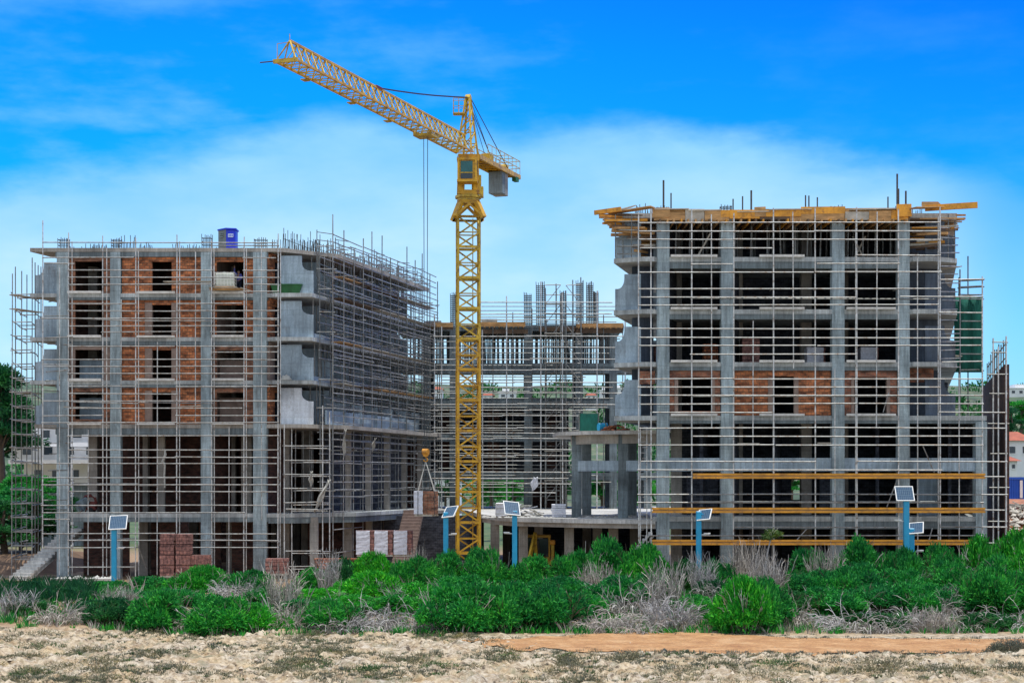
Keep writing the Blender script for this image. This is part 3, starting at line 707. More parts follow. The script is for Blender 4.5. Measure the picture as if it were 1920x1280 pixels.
MB().box(BX(1000), BX(1068), Y3+6, Y3+6.2, 4.45, 7.19).build('partition_wall', M['brick_d'], bw)
# rebar cages of the columns still to be cast above the roof
for px, top, w_ in ((850, 22.8, .55), (990, 22.8, .6), (1014, 23.7, .7), (1056, 22.9, .4), (1088, 23.8, .6), (1107, 23.7, .55), (1119, 22.9, .35)):
    mb = MB(); x = BX(px); n = 5
    for i in range(n):
        for yy in (Y3+1, Y3+1.5): mb.tube((x-w_/2+w_*i/(n-1), yy, 19.9), (x-w_/2+w_*i/(n-1)+rnd(-.04, .04), yy, top+rnd(-.15, .15)), .034, 4)
    z = 20.2
    while z < top-.1:
        for yy in (Y3+1, Y3+1.5): mb.tube((x-w_/2-.03, yy, z), (x+w_/2+.03, yy, z), .03, 4)
        z += .17
    mb.build('column_cage', M['rebar'], bw)
# pavilion on the terrace, in front of the rear wing
pv = thing('pavilion_frame', 'small concrete frame with curved canopy on the terrace beside the right wing', 'pavilion', (PX(1130, 108), 108, 4.45))
MB().prism([(PX(1036, 112), 112), (PX(1048, 108), 108), (PX(1100, 105.5), 105.5), (PX(1234, 103.5), 103.5), (PX(1234, 103.5)+3, 117), (PX(1050, 117), 117)], 9.78, 10.02).build('canopy_slab', M['conc_l'], pv)
MB().prism([(PX(1070, 108), 108), (PX(1102, 106.2), 106.2), (PX(1232, 104.3), 104.3), (PX(1232, 104.3), 104.7), (PX(1104, 106.2), 106.7), (PX(1074, 108), 108.5)], 9.2, 9.775).build('edge_beam', M['conc_w'], pv)
MB().prism([(PX(1073, 108.1), 108.1), (PX(1103, 106.3), 106.3), (PX(1232, 104.4), 104.4), (PX(1232, 104.4), 104.7), (PX(1105, 106.3), 106.7), (PX(1077, 108.1), 108.5)], 7.45, 8.12).build('tie_beam', M['fin'], pv)
for px, Y in ((1081, 107.8), (1100, 114), (1168, 105.6), (1185, 114)):
    MB().box(PX(px, Y)-.31, PX(px, Y)+.31, Y-.35, Y+.35, 4.45, 9.775).build('column', M['conc'], pv)
# ------------------------------------------------------------------ scaffolds
TR = .041
class Scaffold:
    def __init__(s, label, loc, group='tube scaffolds round the site'):
        s.t = thing('scaffold', label, 'scaffold', loc, group); s.n = 0; s.rest = MB()
    def pole(s, a, b, r=TR, m='tube_p'): MB().tube(a, b, r, 6).build('upright_pole', M[m], s.t)
    def rail(s, a, b, r=TR*.95, m='tube'):
        a = Vector(a)+Vector((rnd(-.12, .12), 0, rnd(-.03, .03))); b = Vector(b)+Vector((rnd(-.12, .12), 0, rnd(-.03, .03)))
        if s.n < 98: MB().tube(a, b, r, 6).build('crossbar', M[m], s.t)
        else: s.rest.tube(a, b, r, 5)
        s.n += 1
    def board(s, a, b, w=.5, h=.06, m='wood_g'): MB().bar(a, b, w, h).build('plank', M[m], s.t)
    def brace(s, a, b, m='tube'): MB().tube(a, b, TR*.8, 6).build('brace', M[m], s.t)
    def done(s):
        if s.rest.v: tag(s.rest.build('crossbars', M['tube'], s.t), kind='stuff')

# --- front of the left wing
YF = 113.75
def FX(px, Y=YF): return PX(px, Y)
A = Scaffold('galvanised tube scaffold across the front of the brick infilled left wing', (FX(300), YF, 0))
std = [80, 128, 193, 254, 331, 397, 457, 521]
def slope(px): return 0
tops = {80: 413, 128: 436, 193: 442, 254: 446, 331: 440, 397: 450, 457: 444, 521: 438}
for px in std:
    z0 = PZ(1080, YF) if px > 100 else 2.2
    A.pole((FX(px), YF, z0), (FX(px)+rnd(-.04, .04), YF, PZ(tops[px], YF)))
    if px > 100: A.pole((FX(px)+.02, YF+.95, z0), (FX(px)+.02+rnd(-.04, .04), YF+.95, PZ(tops[px]+rnd(8, 24), YF)), .036, 'tube_p')
for px, y0, y1 in ((162, 805, 1078), (224, 560, 815), (292, 640, 1078), (364, 470, 790), (427, 800, 1078), (489, 455, 975), (108, 500, 1078)):
    A.pole((FX(px), YF+.45, PZ(y1, YF)), (FX(px)+rnd(-.05, .05), YF+.45, PZ(y0, YF)), .034)
rows = {  # height in the photograph -> spans (first and last upright)
 455: [(80, 521)], 461: [(397, 521)],
 507: [(128, 397), (457, 521)], 520: [(128, 521)], 533: [(128, 397), (457, 521)], 547: [(457, 521)],
 483: [(80, 254), (457, 521)], 569: [(128, 254), (331, 457)], 583: [(128, 331), (331, 521)], 597: [(80, 521)], 611: [(128, 521)], 622: [(193, 331), (397, 521)],
 649: [(128, 331), (331, 521)], 660: [(397, 521)], 674: [(80, 457), (457, 521)], 687: [(80, 331), (331, 521)], 700: [(128, 521)],
 724: [(128, 254), (331, 521)], 738: [(128, 331)], 752: [(80, 254), (254, 521)], 765: [(128, 457)], 779: [(80, 193), (331, 521)], 792: [(80, 331), (331, 521)],
 817: [(128, 521)], 843: [(128, 457), (397, 521)], 857: [(128, 331), (331, 521)], 869: [(80, 521)], 895: [(80, 331), (254, 521)], 909: [(80, 521)], 921: [(128, 457), (397, 521)],
 947: [(80, 331), (331, 521)], 960: [(80, 457)], 973: [(80, 128)], 1000: [(80, 331), (331, 521)], 1013: [(128, 457), (457, 521)], 1026: [(80, 254), (331, 521)], 1062: [(128, 254)]}
for y, spans in rows.items():
    for a, b in spans: A.rail((FX(a), YF-.06, PZ(y, YF)), (FX(b), YF-.06, PZ(y, YF)))
for y in (492, 502, 516, 541, 559, 590, 604, 630, 641, 668, 681, 694, 712, 731, 746, 772, 800, 830, 850, 882, 902, 928, 938, 955, 985):
    A.rail((FX(76), YF+.3+rnd(0, 2), PZ(y, YF)), (FX(128), YF+.3+rnd(0, 2), PZ(y+rnd(-3, 3), YF)), .034, random.choice(('tube', 'tube_d')))
for y in (597, 752, 909, 1013):
    for a, b in ((128, 254), (254, 397), (397, 521)):
        A.rail((FX(a), YF+.9, PZ(y+rnd(-3, 3), YF)), (FX(b), YF+.9, PZ(y+rnd(-3, 3), YF)))
for px in std[1:]:
    for y in (533, 700, 857, 1026):
        A.rail((FX(px), YF-.05, PZ(y, YF)), (FX(px), YF+1.0, PZ(y, YF)), .034, 'tube_d')
A.board((FX(305), YF+.4, PZ(527, YF)), (FX(395), YF+.4, PZ(527, YF)), .55)
A.board((FX(118), YF+.4, PZ(762, YF)), (FX(190), YF+.4, PZ(764, YF)), .5)
A.board((FX(330), YF+.4, PZ(762, YF)), (FX(376), YF+.4, PZ(760, YF)), .5)
A.brace((FX(257), YF+.1, PZ(1020, YF)), (FX(270), YF+.9, PZ(1070, YF)))
A.done()
# --- end of the left wing, seen end-on
B = Scaffold('tube scaffold at the outer end of the left wing with cloudy sky behind', (FX(40), 117, 0))
ends = [(22, 116.2), (60, 116.2), (30, 118.6), (66, 118.6), (40, 121), (72, 121), (50, 123.5), (78, 124)]
for i, (px, Y) in enumerate(ends):
    top = [513, 483, 500, 492, 508, 497, 515, 500][i]
    B.pole((PX(px, Y), Y, .2), (PX(px, Y)+rnd(-.05, .05), Y, PZ(top, Y)), m='tube_d' if i > 1 else 'tube')
zz = 1.3
while zz < 20.6:
    for i in (0, 2, 4):
        if random.random() < .88:
            (p, Y), (q, Z), (r, W), (s_, V) = ends[i], ends[i+1], ends[i+2], ends[i+3]
            B.rail((PX(p, Y), Y, zz), (PX(q, Z), Z, zz)); B.rail((PX(p, Y), Y, zz+.1), (PX(r, W), W, zz+.1)); B.rail((PX(q, Z), Z, zz-.1), (PX(s_, V), V, zz-.1))
    if 9 < zz < 20 and random.random() < .5: B.board((PX(24, 117), 117, zz+.05), (PX(74, 120), 120, zz+.08), .6)
    zz += .98
B.done()
# --- courtyard side of the left wing: two rows of uprights running back
S = Scaffold('dense tube scaffold along the courtyard side of the left wing rising above its roof', (-11, 120, 0))
XS = -13.55
def SP(d, o=0): return Vector((XS+o+K*d, Y0+d, 0))
nb = 12; bay = 2.0
for i in range(nb+1):
    d = .4+bay*i
    zt = 23.0+random.choice([.6, 1.0, 1.6, 2.4, 3.0]); zt2 = 22.2+random.choice([.5, 1.1, 1.8, 2.2])
    p, q = SP(d, .95), SP(d+.2, .0)
    S.pole((p.x, p.y, .0), (p.x+rnd(-.08, .08), p.y, zt), m='tube' if i < 5 else 'tube_d')
    S.pole((q.x, q.y, 4.6), (q.x+rnd(-.08, .08), q.y, zt2), m='tube_d')
hs = []
for base in (4.6, 7.6, 10.8, 13.8, 16.8, 19.85): hs += [base+.1, base+.62, base+1.1, base+1.62, base+2.15, base+2.6]
hs += [23.0, 23.5, 24.0, 1.2, 1.8, 2.4, 3.4, 8.1, 8.6, 9.2, 9.7, 10.2]
order = []
for z in hs:
    low = z < 10.5
    for o in (.95, 0):
        for (i, j) in ((0, 3), (3, 6), (6, 9), (9, 12)):
            if random.random() < (.78 if low else .95) and not (o == 0 and (z < 4.6 or random.random() < .35)):
                order.append((i, j, o, z))
order.sort(key=lambda t: (t[0], -t[2]))
for z in [b+q for b in (10.8, 13.8, 16.8, 19.85) for q in (.35, .85, 1.35, 1.85)]:
    for (i, j) in ((0, 4), (4, 8), (8, 12)):
        if random.random() < .6: order.append((i, j, random.choice((0, .45, .95)), z))
for i, j, o, z in order:
    p, q = SP(.4+bay*i, o), SP(.4+bay*j, o)
    S.rail((p.x, p.y, z), (q.x, q.y, z+rnd(-.06, .06)))
for i in range(nb+1):
    for z in (6.1, 9.0, 11.9, 13.9, 15.6, 17.2, 18.6, 20.2, 21.6, 23.2):
        if random.random() < .7:
            p, q = SP(.4+bay*i, 1.1), SP(.5+bay*i, -.15); S.rail((p.x, p.y, z), (q.x, q.y, z))
for i in range(22):                                  # guard posts standing above the roof edge
    d = rnd(1, 24); p = SP(d, rnd(-.9, .2)); q = SP(d+1.1, rnd(-.9, .2)); zt = 23.0+rnd(.7, 1.9)
    MB().tube((p.x, p.y, 21.2), (p.x+rnd(-.06, .06), p.y, zt), .035, 5).build('guard_post', M['tube_d'], S.t)
    for zq in (zt-.15, zt-.7): MB().tube((p.x, p.y, zq), (q.x, q.y, zq+rnd(-.1, .1)), .03, 5).build('guard_rail', M['tube_d'], S.t)
for z in (13.75, 16.7, 19.8, 21.3):
    for i, j in ((1, 3), (3, 5), (5, 8), (8, 12)):
        p, q = SP(.5+bay*i, .45), SP(.5+bay*j, .45)
        S.board((p.x, p.y, z), (q.x, q.y, z), .8, .06, random.choice(['wood_g', 'wood', 'wood_d']))
S.done()
# rows of props and rails inside the balconies of the courtyard side
BP = thing('shoring_props', 'close ranks of props and rails between the courtyard balconies of the left wing', 'shoring props', (-11.5, 122, 10.8))
n = 0; rest = MB()
for z0, z1 in ((16.82, 19.55), (13.82, 16.5), (10.8, 13.5), (19.87, 22.7), (4.6, 10.4)):
    d = 1.0
    while d < 23.5:
        q = SP(d, -.55+rnd(-.5, .35)-(.9 if z0 < 5 else 0)); m_ = rnd(-.06, .06); a = (q.x, q.y, z0); b = (q.x+m_, q.y, z1)
        if n < 90 and d < 14: MB().tube(a, b, .04, 5).build('prop', M['tube_d' if n % 3 else 'tube'], BP); n += 1
        else: rest.tube(a, b, .04, 4)
        d += rnd(.5, 1.0)
    for zq in (z0+.45, z0+.95, z0+1.5, z0+2.1):
        d = rnd(.5, 2)
        while d < 22:
            e = min(24, d+rnd(3, 7)); p, q = SP(d, -.2), SP(e, -.2+rnd(-.1, .1)); rest.tube((p.x, p.y, zq+rnd(-.1, .1)), (q.x, q.y, zq+rnd(-.1, .1)), .035, 4); d = e+rnd(.2, 1)
tag(rest.build('props', M['tube_d'], BP), kind='stuff')
# the open bay of uprights near the first column of the courtyard side
T = Scaffold('open tube tower scaffold under the lowest balcony at the courtyard corner', (FX(555), 114.6, 0))
for px, Y, top in ((533, 114.2, 795), (547, 115.2, 800), (605, 114.2, 760), (618, 115.2, 772)):
    T.pole((PX(px, Y), Y, .1), (PX(px, Y), Y, PZ(top, Y)))
for y in (836, 863, 889, 915, 942, 954, 1033, 1062):
    T.rail((PX(533, 114.2), 114.15, PZ(y, 114.2)), (PX(605, 114.2), 114.15, PZ(y+rnd(-2, 2), 114.2)))
    T.rail((PX(547, 115.2), 115.2, PZ(y+4, 115.2)), (PX(618, 115.2), 115.2, PZ(y+4, 115.2)))
    T.rail((PX(605, 114.2), 114.2, PZ(y, 114.2)), (PX(618, 115.2), 115.2, PZ(y, 115.2)))
    T.rail((PX(533, 114.2), 114.2, PZ(y, 114.2)), (PX(547, 115.2), 115.2, PZ(y, 115.2)))
T.done()
# --- front of the right wing
YR = 98.8
def QX(px): return PX(px, YR)
R = Scaffold('galvanised tube scaffold across the front of the right wing with orange beams tied on', (QX(1520), YR, 0))
rt = {1198: 398, 1221: 392, 1297: 392, 1375: 400, 1451: 390, 1529: 390, 1607: 388, 1685: 392, 1763: 388, 1842: 518, 1886: 640, 1872: 650}
for px, t in rt.items():
    R.pole((QX(px), YR, PZ(1100, YR)), (QX(px)+rnd(-.04, .04), YR, PZ(t, YR)))
for px in (1297, 1451, 1607, 1763):
    R.pole((QX(px)+.1, YR+.85, 0), (QX(px)+.1, YR+.85, PZ(rt[px]+14, YR)), .036, 'tube_p')
rrows = {418: [(1198, 1451), (1451, 1763)], 434: [(1198, 1529), (1529, 1763)], 449: [(1198, 1375), (1375, 1763)], 465: [(1198, 1451)], 479: [(1607, 1763)], 495: [(1297, 1375), (1529, 1685)],
 510: [(1198, 1529), (1529, 1763)], 524: [(1763, 1842)], 541: [(1198, 1375), (1375, 1763)], 557: [(1198, 1607), (1685, 1842)], 572: [(1198, 1763)], 586: [(1763, 1842)],
 617: [(1198, 1842)], 633: [(1198, 1685), (1685, 1842)], 648: [(1198, 1529), (1529, 1842)], 664: [(1297, 1607)], 678: [(1763, 1842)],
 710: [(1198, 1375), (1375, 1842)], 725: [(1198, 1763)], 741: [(1198, 1842)], 757: [(1198, 1607), (1607, 1842)], 773: [(1221, 1451), (1763, 1886)],
 802: [(1198, 1529), (1529, 1886)], 818: [(1297, 1685), (1685, 1842)], 834: [(1198, 1451), (1451, 1842)], 865: [(1198, 1529), (1607, 1886)], 880: [(1198, 1763)], 894: [(1198, 1297), (1763, 1886)],
 926: [(1198, 1451), (1451, 1886)], 941: [(1198, 1842)], 956: [(1842, 1886)], 988: [(1375, 1685), (1763, 1886)], 1004: [(1221, 1842)], 1018: [(1842, 1886)]}
for y, spans in rrows.items():
    for a, b in spans: R.rail((QX(a), YR-.06, PZ(y, YR)), (QX(b), YR-.06, PZ(y, YR)))
for px in (1221, 1297, 1375, 1451, 1529, 1607, 1685, 1763):
    for y in (541, 741, 926): R.rail((QX(px), YR, PZ(y, YR)), (QX(px), YR+.95, PZ(y, YR)), .034, 'tube_d')
for y in (557, 741, 941):
    R.rail((QX(1297), YR+.85, PZ(y, YR)), (QX(1763), YR+.85, PZ(y, YR)), m='tube_d')
for a, b in (((1665, 950), (1686, 898)), ((1733, 836), (1756, 886)), ((1493, 1015), (1515, 992)), ((1744, 1014), (1752, 990)), ((1658, 772), (1670, 735))):
    R.brace((QX(a[0]), YR+.3, PZ(a[1], YR)), (QX(b[0]), YR+.5, PZ(b[1], YR)))
R.board((QX(1385), YR+.4, PZ(831, YR)), (QX(1425), YR+.4, PZ(831, YR)), .4)
R.board((QX(1722), YR+.4, PZ(833, YR)), (QX(1772), YR+.4, PZ(833, YR)), .4, .06, 'wood')
R.board((QX(1535), YR+.4, PZ(830, YR)), (QX(1560), YR+.4, PZ(830, YR)), .4)
for px, y0, y1 in ((1336, 400, 800), (1413, 600, 1090), (1490, 395, 690), (1568, 690, 1090), (1646, 395, 800), (1724, 480, 1090), (1802, 700, 1090)):
    R.pole((QX(px), YR+.4, PZ(y1, YR)), (QX(px)+rnd(-.05, .05), YR+.4, PZ(y0, YR)), .033)
# cage of tubes round the top corner balconies
for px, Y in ((1154, 99.9), (1168, 100.4), (1184, 99.6)): R.pole((PX(px, Y), Y, 20.3), (PX(px, Y), Y, 22.9), .035, 'tube_d')
for y in (415, 432, 448, 462, 476): R.rail((PX(1154, 99.9), 99.8, PZ(y, 99.8)), (QX(1198), YR, PZ(y, YR)), .034, 'tube_d')
for px, Y in ((1778, 99.8), (1790, 100.4)): R.pole((PX(px, Y), Y, 20.3), (PX(px, Y), Y, 22.9), .035, 'tube_d')
for y in (412, 428, 446, 460, 474, 500, 514, 530, 547, 563, 580, 600, 625, 640, 656, 672, 688): R.rail((QX(1763), YR, PZ(y, YR)), (PX(1798, 100.5), 100.5, PZ(y, 100.5)), .034, random.choice(('tube', 'tube_d')))
# ladder at the left end
for px in (1202, 1214): R.pole((QX(px), YR+.5, 1.5), (QX(px), YR+.5, PZ(800, YR)), .03)
for i in range(24): R.rail((QX(1202)+.1, YR+.5, 1.9+.33*i), (QX(1214)-.1, YR+.5, 1.9+.33*i), .025)
R.done()
# orange timber beams tied along the lower lifts
for (x0, x1, y, lab) in ((1298, 1845, 892, 'uppermost of three long orange beams tied across the right scaffold'), (1222, 1845, 956, 'middle one of three long orange beams tied across the right scaffold'), (1222, 1845, 1016, 'lowest of three long orange beams, partly behind the shrubs, on the right scaffold')):
    t = thing('timber_beam', lab, 'beam', (QX((x0+x1)/2), YR-.2, PZ(y, YR)), 'orange beams on the scaffold')
    for k, dz in enumerate((.10, -.10)):
        MB().box(QX(x0), QX(x1), YR-.30-.004*k, YR-.14, PZ(y, YR)+dz-.055, PZ(y, YR)+dz+.055).build('flange', M['beam_y'], t)
    MB().box(QX(x0)+.03, QX(x1)-.03, YR-.24, YR-.19, PZ(y, YR)-.046, PZ(y, YR)+.046).build('web', M['wood'], t)
# --- right end: stair scaffold and boundary wall rails
E = Scaffold('tube scaffold hung with green netting at the right end of the right wing', (PX(1820, 103), 103, 0))
for px, Y, t in ((1800, 101.5, 505), (1815, 104, 480), (1842, 103, 525), (1798, 106, 520)): E.pole((PX(px, Y), Y, 10.9), (PX(px, Y), Y, PZ(t, Y)), m='tube_d')
for y in (524, 537, 552, 560, 602, 634, 664, 694):
    E.rail((PX(1800, 101.5), 101.5, PZ(y, 101.5)), (PX(1842, 103), 103, PZ(y, 103)), m='tube_d'); E.rail((PX(1798, 106), 106, PZ(y+3, 106)), (PX(1842, 103), 103, PZ(y, 103)), m='tube_d')
E.board((PX(1760, 102), 102, PZ(505, 102)), (PX(1800, 102.4), 102.4, PZ(500, 102.4)), .5)
E.board((PX(1765, 102), 102, PZ(664, 102)), (PX(1800, 102.4), 102.4, PZ(668, 102.4)), .5)
mb = MB()
for i in range(9):                                   # a slack sheet of netting with shallow folds
    for j in range(7):
        x = 1789+53*i/8; y = 556+142*j/6; Y = 104.2-1.5*i/8+.16*math.sin(i*1.9)+.05*math.sin(j*2.2)
        mb.v.append(P(x, y, Y))
for i in range(8):
    for j in range(6): a = i*7+j; mb.f.append((a, a+1, a+8, a+7))
o = mb.build('netting', M['net'], E.t, smooth=True); s_ = o.modifiers.new('thick', 'SOLIDIFY'); s_.thickness = .01
E.done()
W = Scaffold('rusty guard rails and uprights on top of the dark boundary wall at far right', (31, 105, 13.9))
for i in range(10):
    t = i/9; x = 30.05+6*t*.8; Y = 100.6+25.8*t*.8
    W.pole((x, Y, 12.6), (x, Y, 15.3+rnd(0, .5)), .04, 'tube_d')
for z in (14.3, 15.2): W.rail((30.05, 100.6, z), (34.85, 121.2, z), m='tube_d')
for z in (15.25, 14.6): W.rail((29.2, 100.5, z), (30.1, 100.6, z), m='tube_d')
W.pole((29.25, 100.5, 3), (29.25, 100.5, 15.5), .045); W.pole((29.95, 100.2, 2), (29.95, 100.2, 15.6), .045)
for z in (13.3, 12.1, 10.3, 8.5, 6.4, 4.4): W.rail((28.9, 100.2, z), (30.05, 100.2, z), m='tube_d')
W.done()
# --- front of the rear wing
YB = 138.2
def VX(px): return PX(px, YB)
H = Scaffold('long tube scaffold across the rear wing behind the crane mast', (VX(980), YB, 4.45))
for px, t in ((776, 600), (815, 590), (828, 612), (950, 555), (1014, 528), (1055, 548), (1119, 545), (905, 618), (1172, 600)):
    H.pole((VX(px), YB, 4.45), (VX(px)+rnd(-.05, .05), YB, PZ(t, YB)), .055)
for y, a, b in ((567, 895, 1150), (589, 895, 1150), (600, 895, 1060), (631, 770, 1170), (652, 790, 1180), (674, 770, 1180), (694, 775, 1185), (717, 770, 1180), (726, 830, 1150), (737, 775, 1180), (758, 770, 1160), (769, 800, 1120), (780, 770, 1110), (802, 800, 1080), (812, 770, 1060), (822, 780, 1070), (843, 775, 1070), (854, 850, 1070), (864, 775, 1070), (885, 775, 1070), (897, 780, 1068), (907, 850, 1068), (923, 780, 1040)):
    m_ = rnd(.4, .6)*(b-a)+a
    H.rail((VX(a), YB-.07, PZ(y, YB)), (VX(m_)+.2, YB-.07, PZ(y, YB)), .045); H.rail((VX(m_), YB-.07, PZ(y, YB)+.04), (VX(b), YB-.07, PZ(y, YB)), .045)
for px in range(790, 1172, 34):                       # second row of uprights, on the slab edge
    x = VX(px+rnd(-6, 6)); H.pole((x, 139.4, 4.5), (x, 139.4, rnd(19.4, 21.4)), .042, 'tube_d')
for y in (640, 661, 684, 705, 712, 733, 746, 763, 775, 790, 797, 806, 817, 835, 849, 858, 871, 878, 891, 903, 914, 930):
    a = rnd(775, 850); b = rnd(1040, 1165); H.rail((VX(a), 139.3, PZ(y, 139.3)), (VX(b), 139.3, PZ(y, 139.3)+rnd(-.05, .05)), .04, 'tube_d')
for y in (574, 582, 594, 604): H.rail((VX(900), 139.8, PZ(y, 139.8)), (VX(1160), 139.8, PZ(y, 139.8)), .036, 'tube_d')
H.done()
G = Scaffold('tall shoring tower scaffold with cross braces rising through the rear wing', (BX(1048), 139, 4.45))
for px, t in ((1022, 540), (1042, 532), (1050, 560), (1073, 525), (1060, 545), (1088, 520)):
    for d in (0, 1.4): G.pole((BX(px), 138.9-d*.5, 4.5), (BX(px), 138.9-d*.5, PZ(t+8*d, 139)), .05, 'tube_d')
z = 5.2; k = 0
while z < 24:
    G.rail((BX(1022), 138.85, z), (BX(1050), 138.85, z), m='tube'); G.rail((BX(1060), 138.85, z), (BX(1088), 138.85, z), m='tube')
    if k % 2 == 0 and z < 22:
        G.brace((BX(1022), 138.7, z), (BX(1050), 138.7, z+1.6)); G.brace((BX(1088), 138.7, z), (BX(1060), 138.7, z+1.6))
    if k % 3 == 2: G.board((BX(1020), 138.5, z), (BX(1052), 138.5, z), .8)
    z += .82; k += 1
G.done()
# props under the roof of the rear wing
PR = thing('shoring_props', 'close rows of steel props holding up the formwork roof of the rear wing', 'shoring props', (BX(950), 142, 16.75))
n = 0; rest = MB()
for d in (1.0, 2.2, 3.6, 5.0, 7.0):
    for px in range(772, 1168, 9):
        x = BX(px+rnd(-3, 3)); a = (x, Y3+d, 16.76); b = (x+rnd(-.05, .05), Y3+d, 19.7)
        if n < 99: MB().tube(a, b, .045, 5).build('prop', M['tube_d'], PR)
        else: rest.tube(a, b, .045, 5)
        n += 1
for d in (1.0, 3.6):
    for z in (17.5, 18.3, 19.1): MB().tube((BX(772), Y3+d-.05, z), (BX(1168), Y3+d-.05, z), .035, 5).build('tie_rail', M['tube_d'], PR)
tag(rest.build('props', M['tube_d'], PR), kind='stuff')

# ------------------------------------------------------------------ timber formwork of the two roofs
RF = thing('roof_formwork', 'orange and brown timber formwork jutting out round the roof edge of the right wing', 'formwork', (RX(1480), 100, 22.5))
zf = RL[6][1]
segs = [(1222, 1255, .1, 'wood'), (1255, 1352, .35, 'wood'), (1350, 1452, .12, 'beam_y'), (1413, 1434, .10, 'wood'), (1452, 1560, .3, 'wood'), (1440, 1500, .14, 'beam_y'), (1500, 1583, .18, 'beam_y'), (1583, 1684, .32, 'wood'), (1678, 1706, .06, 'beam_y')]
for i, (a, b, d, m) in enumerate(segs):
    zt = PZ(388+4*((1700-a)/470), Y2)-.08*(i % 3); h = .42 if m == 'beam_y' else .58
    if a == 1678: zt += .25; h = .75
    MB().bar((RX(a), Y2-.5+d, zt-h/2), (RX(b), Y2-.5+d+.02, zt-h/2+.03), .06, h).build('edge_board', M[m], RF)
for a, b, dz in ((1226, 1290, .1), (1290, 1352, .02), (1440, 1520, .08), (1380, 1442, -.06), (1590, 1650, .08), (1640, 1690, .12)):
    MB().bar((RX(a), Y2-.25, zf+.02+dz), (RX(b), Y2-.2, zf+.06+dz), .5, .05).build('plank', M['wood_g'], RF)
MB().box(RX(1200), RX(1760), Y2+.05, Y2+14, 22.62, 22.72).build('deck', M['wood_d'], RF)
px = 1225; i = 0
while px < 1705:
    e = min(1705, px+rnd(28, 62)); q = rnd(-.07, .07)
    MB().box(RX(px)+.01, RX(e)-.01, Y2-.38+q, Y2-.2+q, 22.42+rnd(-.02, .2), 23.18+rnd(-.18, .06)).build('edge_board', M[('wood', 'wood_g', 'wood', 'beam_y', 'wood_d', 'wood')[i % 6]], RF); px = e; i += 1
px = 1236
while px < 1700:                                      # joist ends under the deck
    MB().bar((RX(px), Y2-.62-rnd(0, .25), 22.45), (RX(px), Y2+3, 22.45), .1, .2).build('joist', M[random.choice(['wood', 'wood', 'beam_y', 'wood_d'])], RF)
    px += rnd(11, 17)
def fan(x_in, x_out, n, zlo, zhi, ylo, yhi):
    for i in range(n):
        t = i/(n-1); z = zhi+(zlo-zhi)*t+rnd(-.08, .08)
        xo = x_out+(x_in-x_out)*.72*t*rnd(.75, 1.1); Y = ylo+(yhi-ylo)*random.random()
        MB().bar((x_in+rnd(-.5, .5), Y+rnd(.4, 1.5), z+rnd(-.05, .12)), (xo+rnd(-.15, .15), Y, z), rnd(.12, .3), rnd(.07, .17)).build('plank', M[random.choice(['wood', 'wood_g', 'wood', 'beam_y', 'wood_d'])], RF)
fan(RX(1222), RX(1120), 26, 20.7, 23.0, 99.4, 101.8)
fan(RX(1712), RX(1822), 28, 20.9, 23.0, 99.4, 102.5)
MB().bar((RX(1163), 99.4, PZ(395, 100)), (RX(1115), 100.2, PZ(398, 100)), .14, .26).build('plank', M['beam_y'], RF)
MB().bar((RX(1735), 100.1, PZ(390, 100)), (RX(1827), 99.3, PZ(388, 100)), .16, .36).build('plank', M['beam_y'], RF)
MB().bar((RX(1706), 99.2, PZ(394, 100)), (RX(1795), 100.5, PZ(386, 100)), .7, .06).build('plank', M['wood'], RF)
MB().bar((RX(1222), 99.2, PZ(392, 100)), (RX(1143), 100.5, PZ(398, 100)), .7, .06).build('plank', M['wood'], RF)
MB().bar((RX(1190), 101, PZ(382, 100)), (RX(1150), 100.6, PZ(394, 100)), .9, .06).build('plank', M['wood_g'], RF)
MB().bar((RX(1738), 101, PZ(379, 100)), (RX(1766), 100.6, PZ(381, 100)), .9, .25).build('plank', M['wood'], RF)
for d in (.9, 2.3, 3.8, 5.4, 7.0):
    px = 1262
    while px < 1690:
        MB().tube((RX(px)+K2*d, Y2+d, RL[5][1]+.01), (RX(px)+K2*d+rnd(-.08, .08), Y2+d, 22.6), .045, 5).build('prop', M['tube_d'], RF)
        px += rnd(22, 32)
for a, b, c in ((1309, 1335, .8), (1612, 1636, 2), (1636, 1612, 2.1)):
    MB().bar((RX(a), Y2+c, 20.4), (RX(b), Y2+c, 21.9), .07, .1).build('brace', M['wood_g'], RF)
for px, top, d in ((1247, 338, 1), (1263, 362, 1.6), (1414, 357, 1.2), (1401, 368, 2), (1387, 373, 3), (1517, 366, 1.2), (1530, 367, 2.4), (1544, 370, 2), (1688, 326, .8), (1694, 354, 1.3), (1708, 358, 1.3), (1679, 369, 2)):
    MB().tube((RX(px), Y2+d, 22.9), (RX(px), Y2+d, PZ(top, Y2+d)), .06 if top < 360 else .045, 5).build('mast_pole', M['rebar'], RF)
RB = thing('roof_formwork', 'brown timber formwork deck along the roof edge of the rear wing', 'formwork', (BX(990), 139.7, 19.5))
for a, b, m, z in ((772, 850, 'wood_d', 19.75), (790, 850, 'wood', 19.95), (895, 985, 'wood', 20.0), (880, 990, 'wood_d', 19.4), (1010, 1080, 'wood_d', 19.6), (1080, 1168, 'wood', 19.9), (1078, 1168, 'wood_d', 19.45)):
    MB().box(BX(a), BX(b), 139.3+(.12 if m == 'wood_d' else 0), 139.42+(.12 if m == 'wood_d' else 0), z-.2, z+.18).build('edge_board', M[m], RB)
for a in range(900, 985, 9): MB().bar((BX(a), 138.9, 19.78), (BX(a), 141, 19.78), .1, .16).build('joist', M['wood'], RB)
for a in range(1084, 1166, 10): MB().bar((BX(a), 138.9, 19.7), (BX(a), 141, 19.7), .1, .16).build('joist', M['wood'], RB)
MB().box(BX(902), BX(932), 141, 142, 20.01, 20.6).build('plank_stack', M['wood_g'], RB)
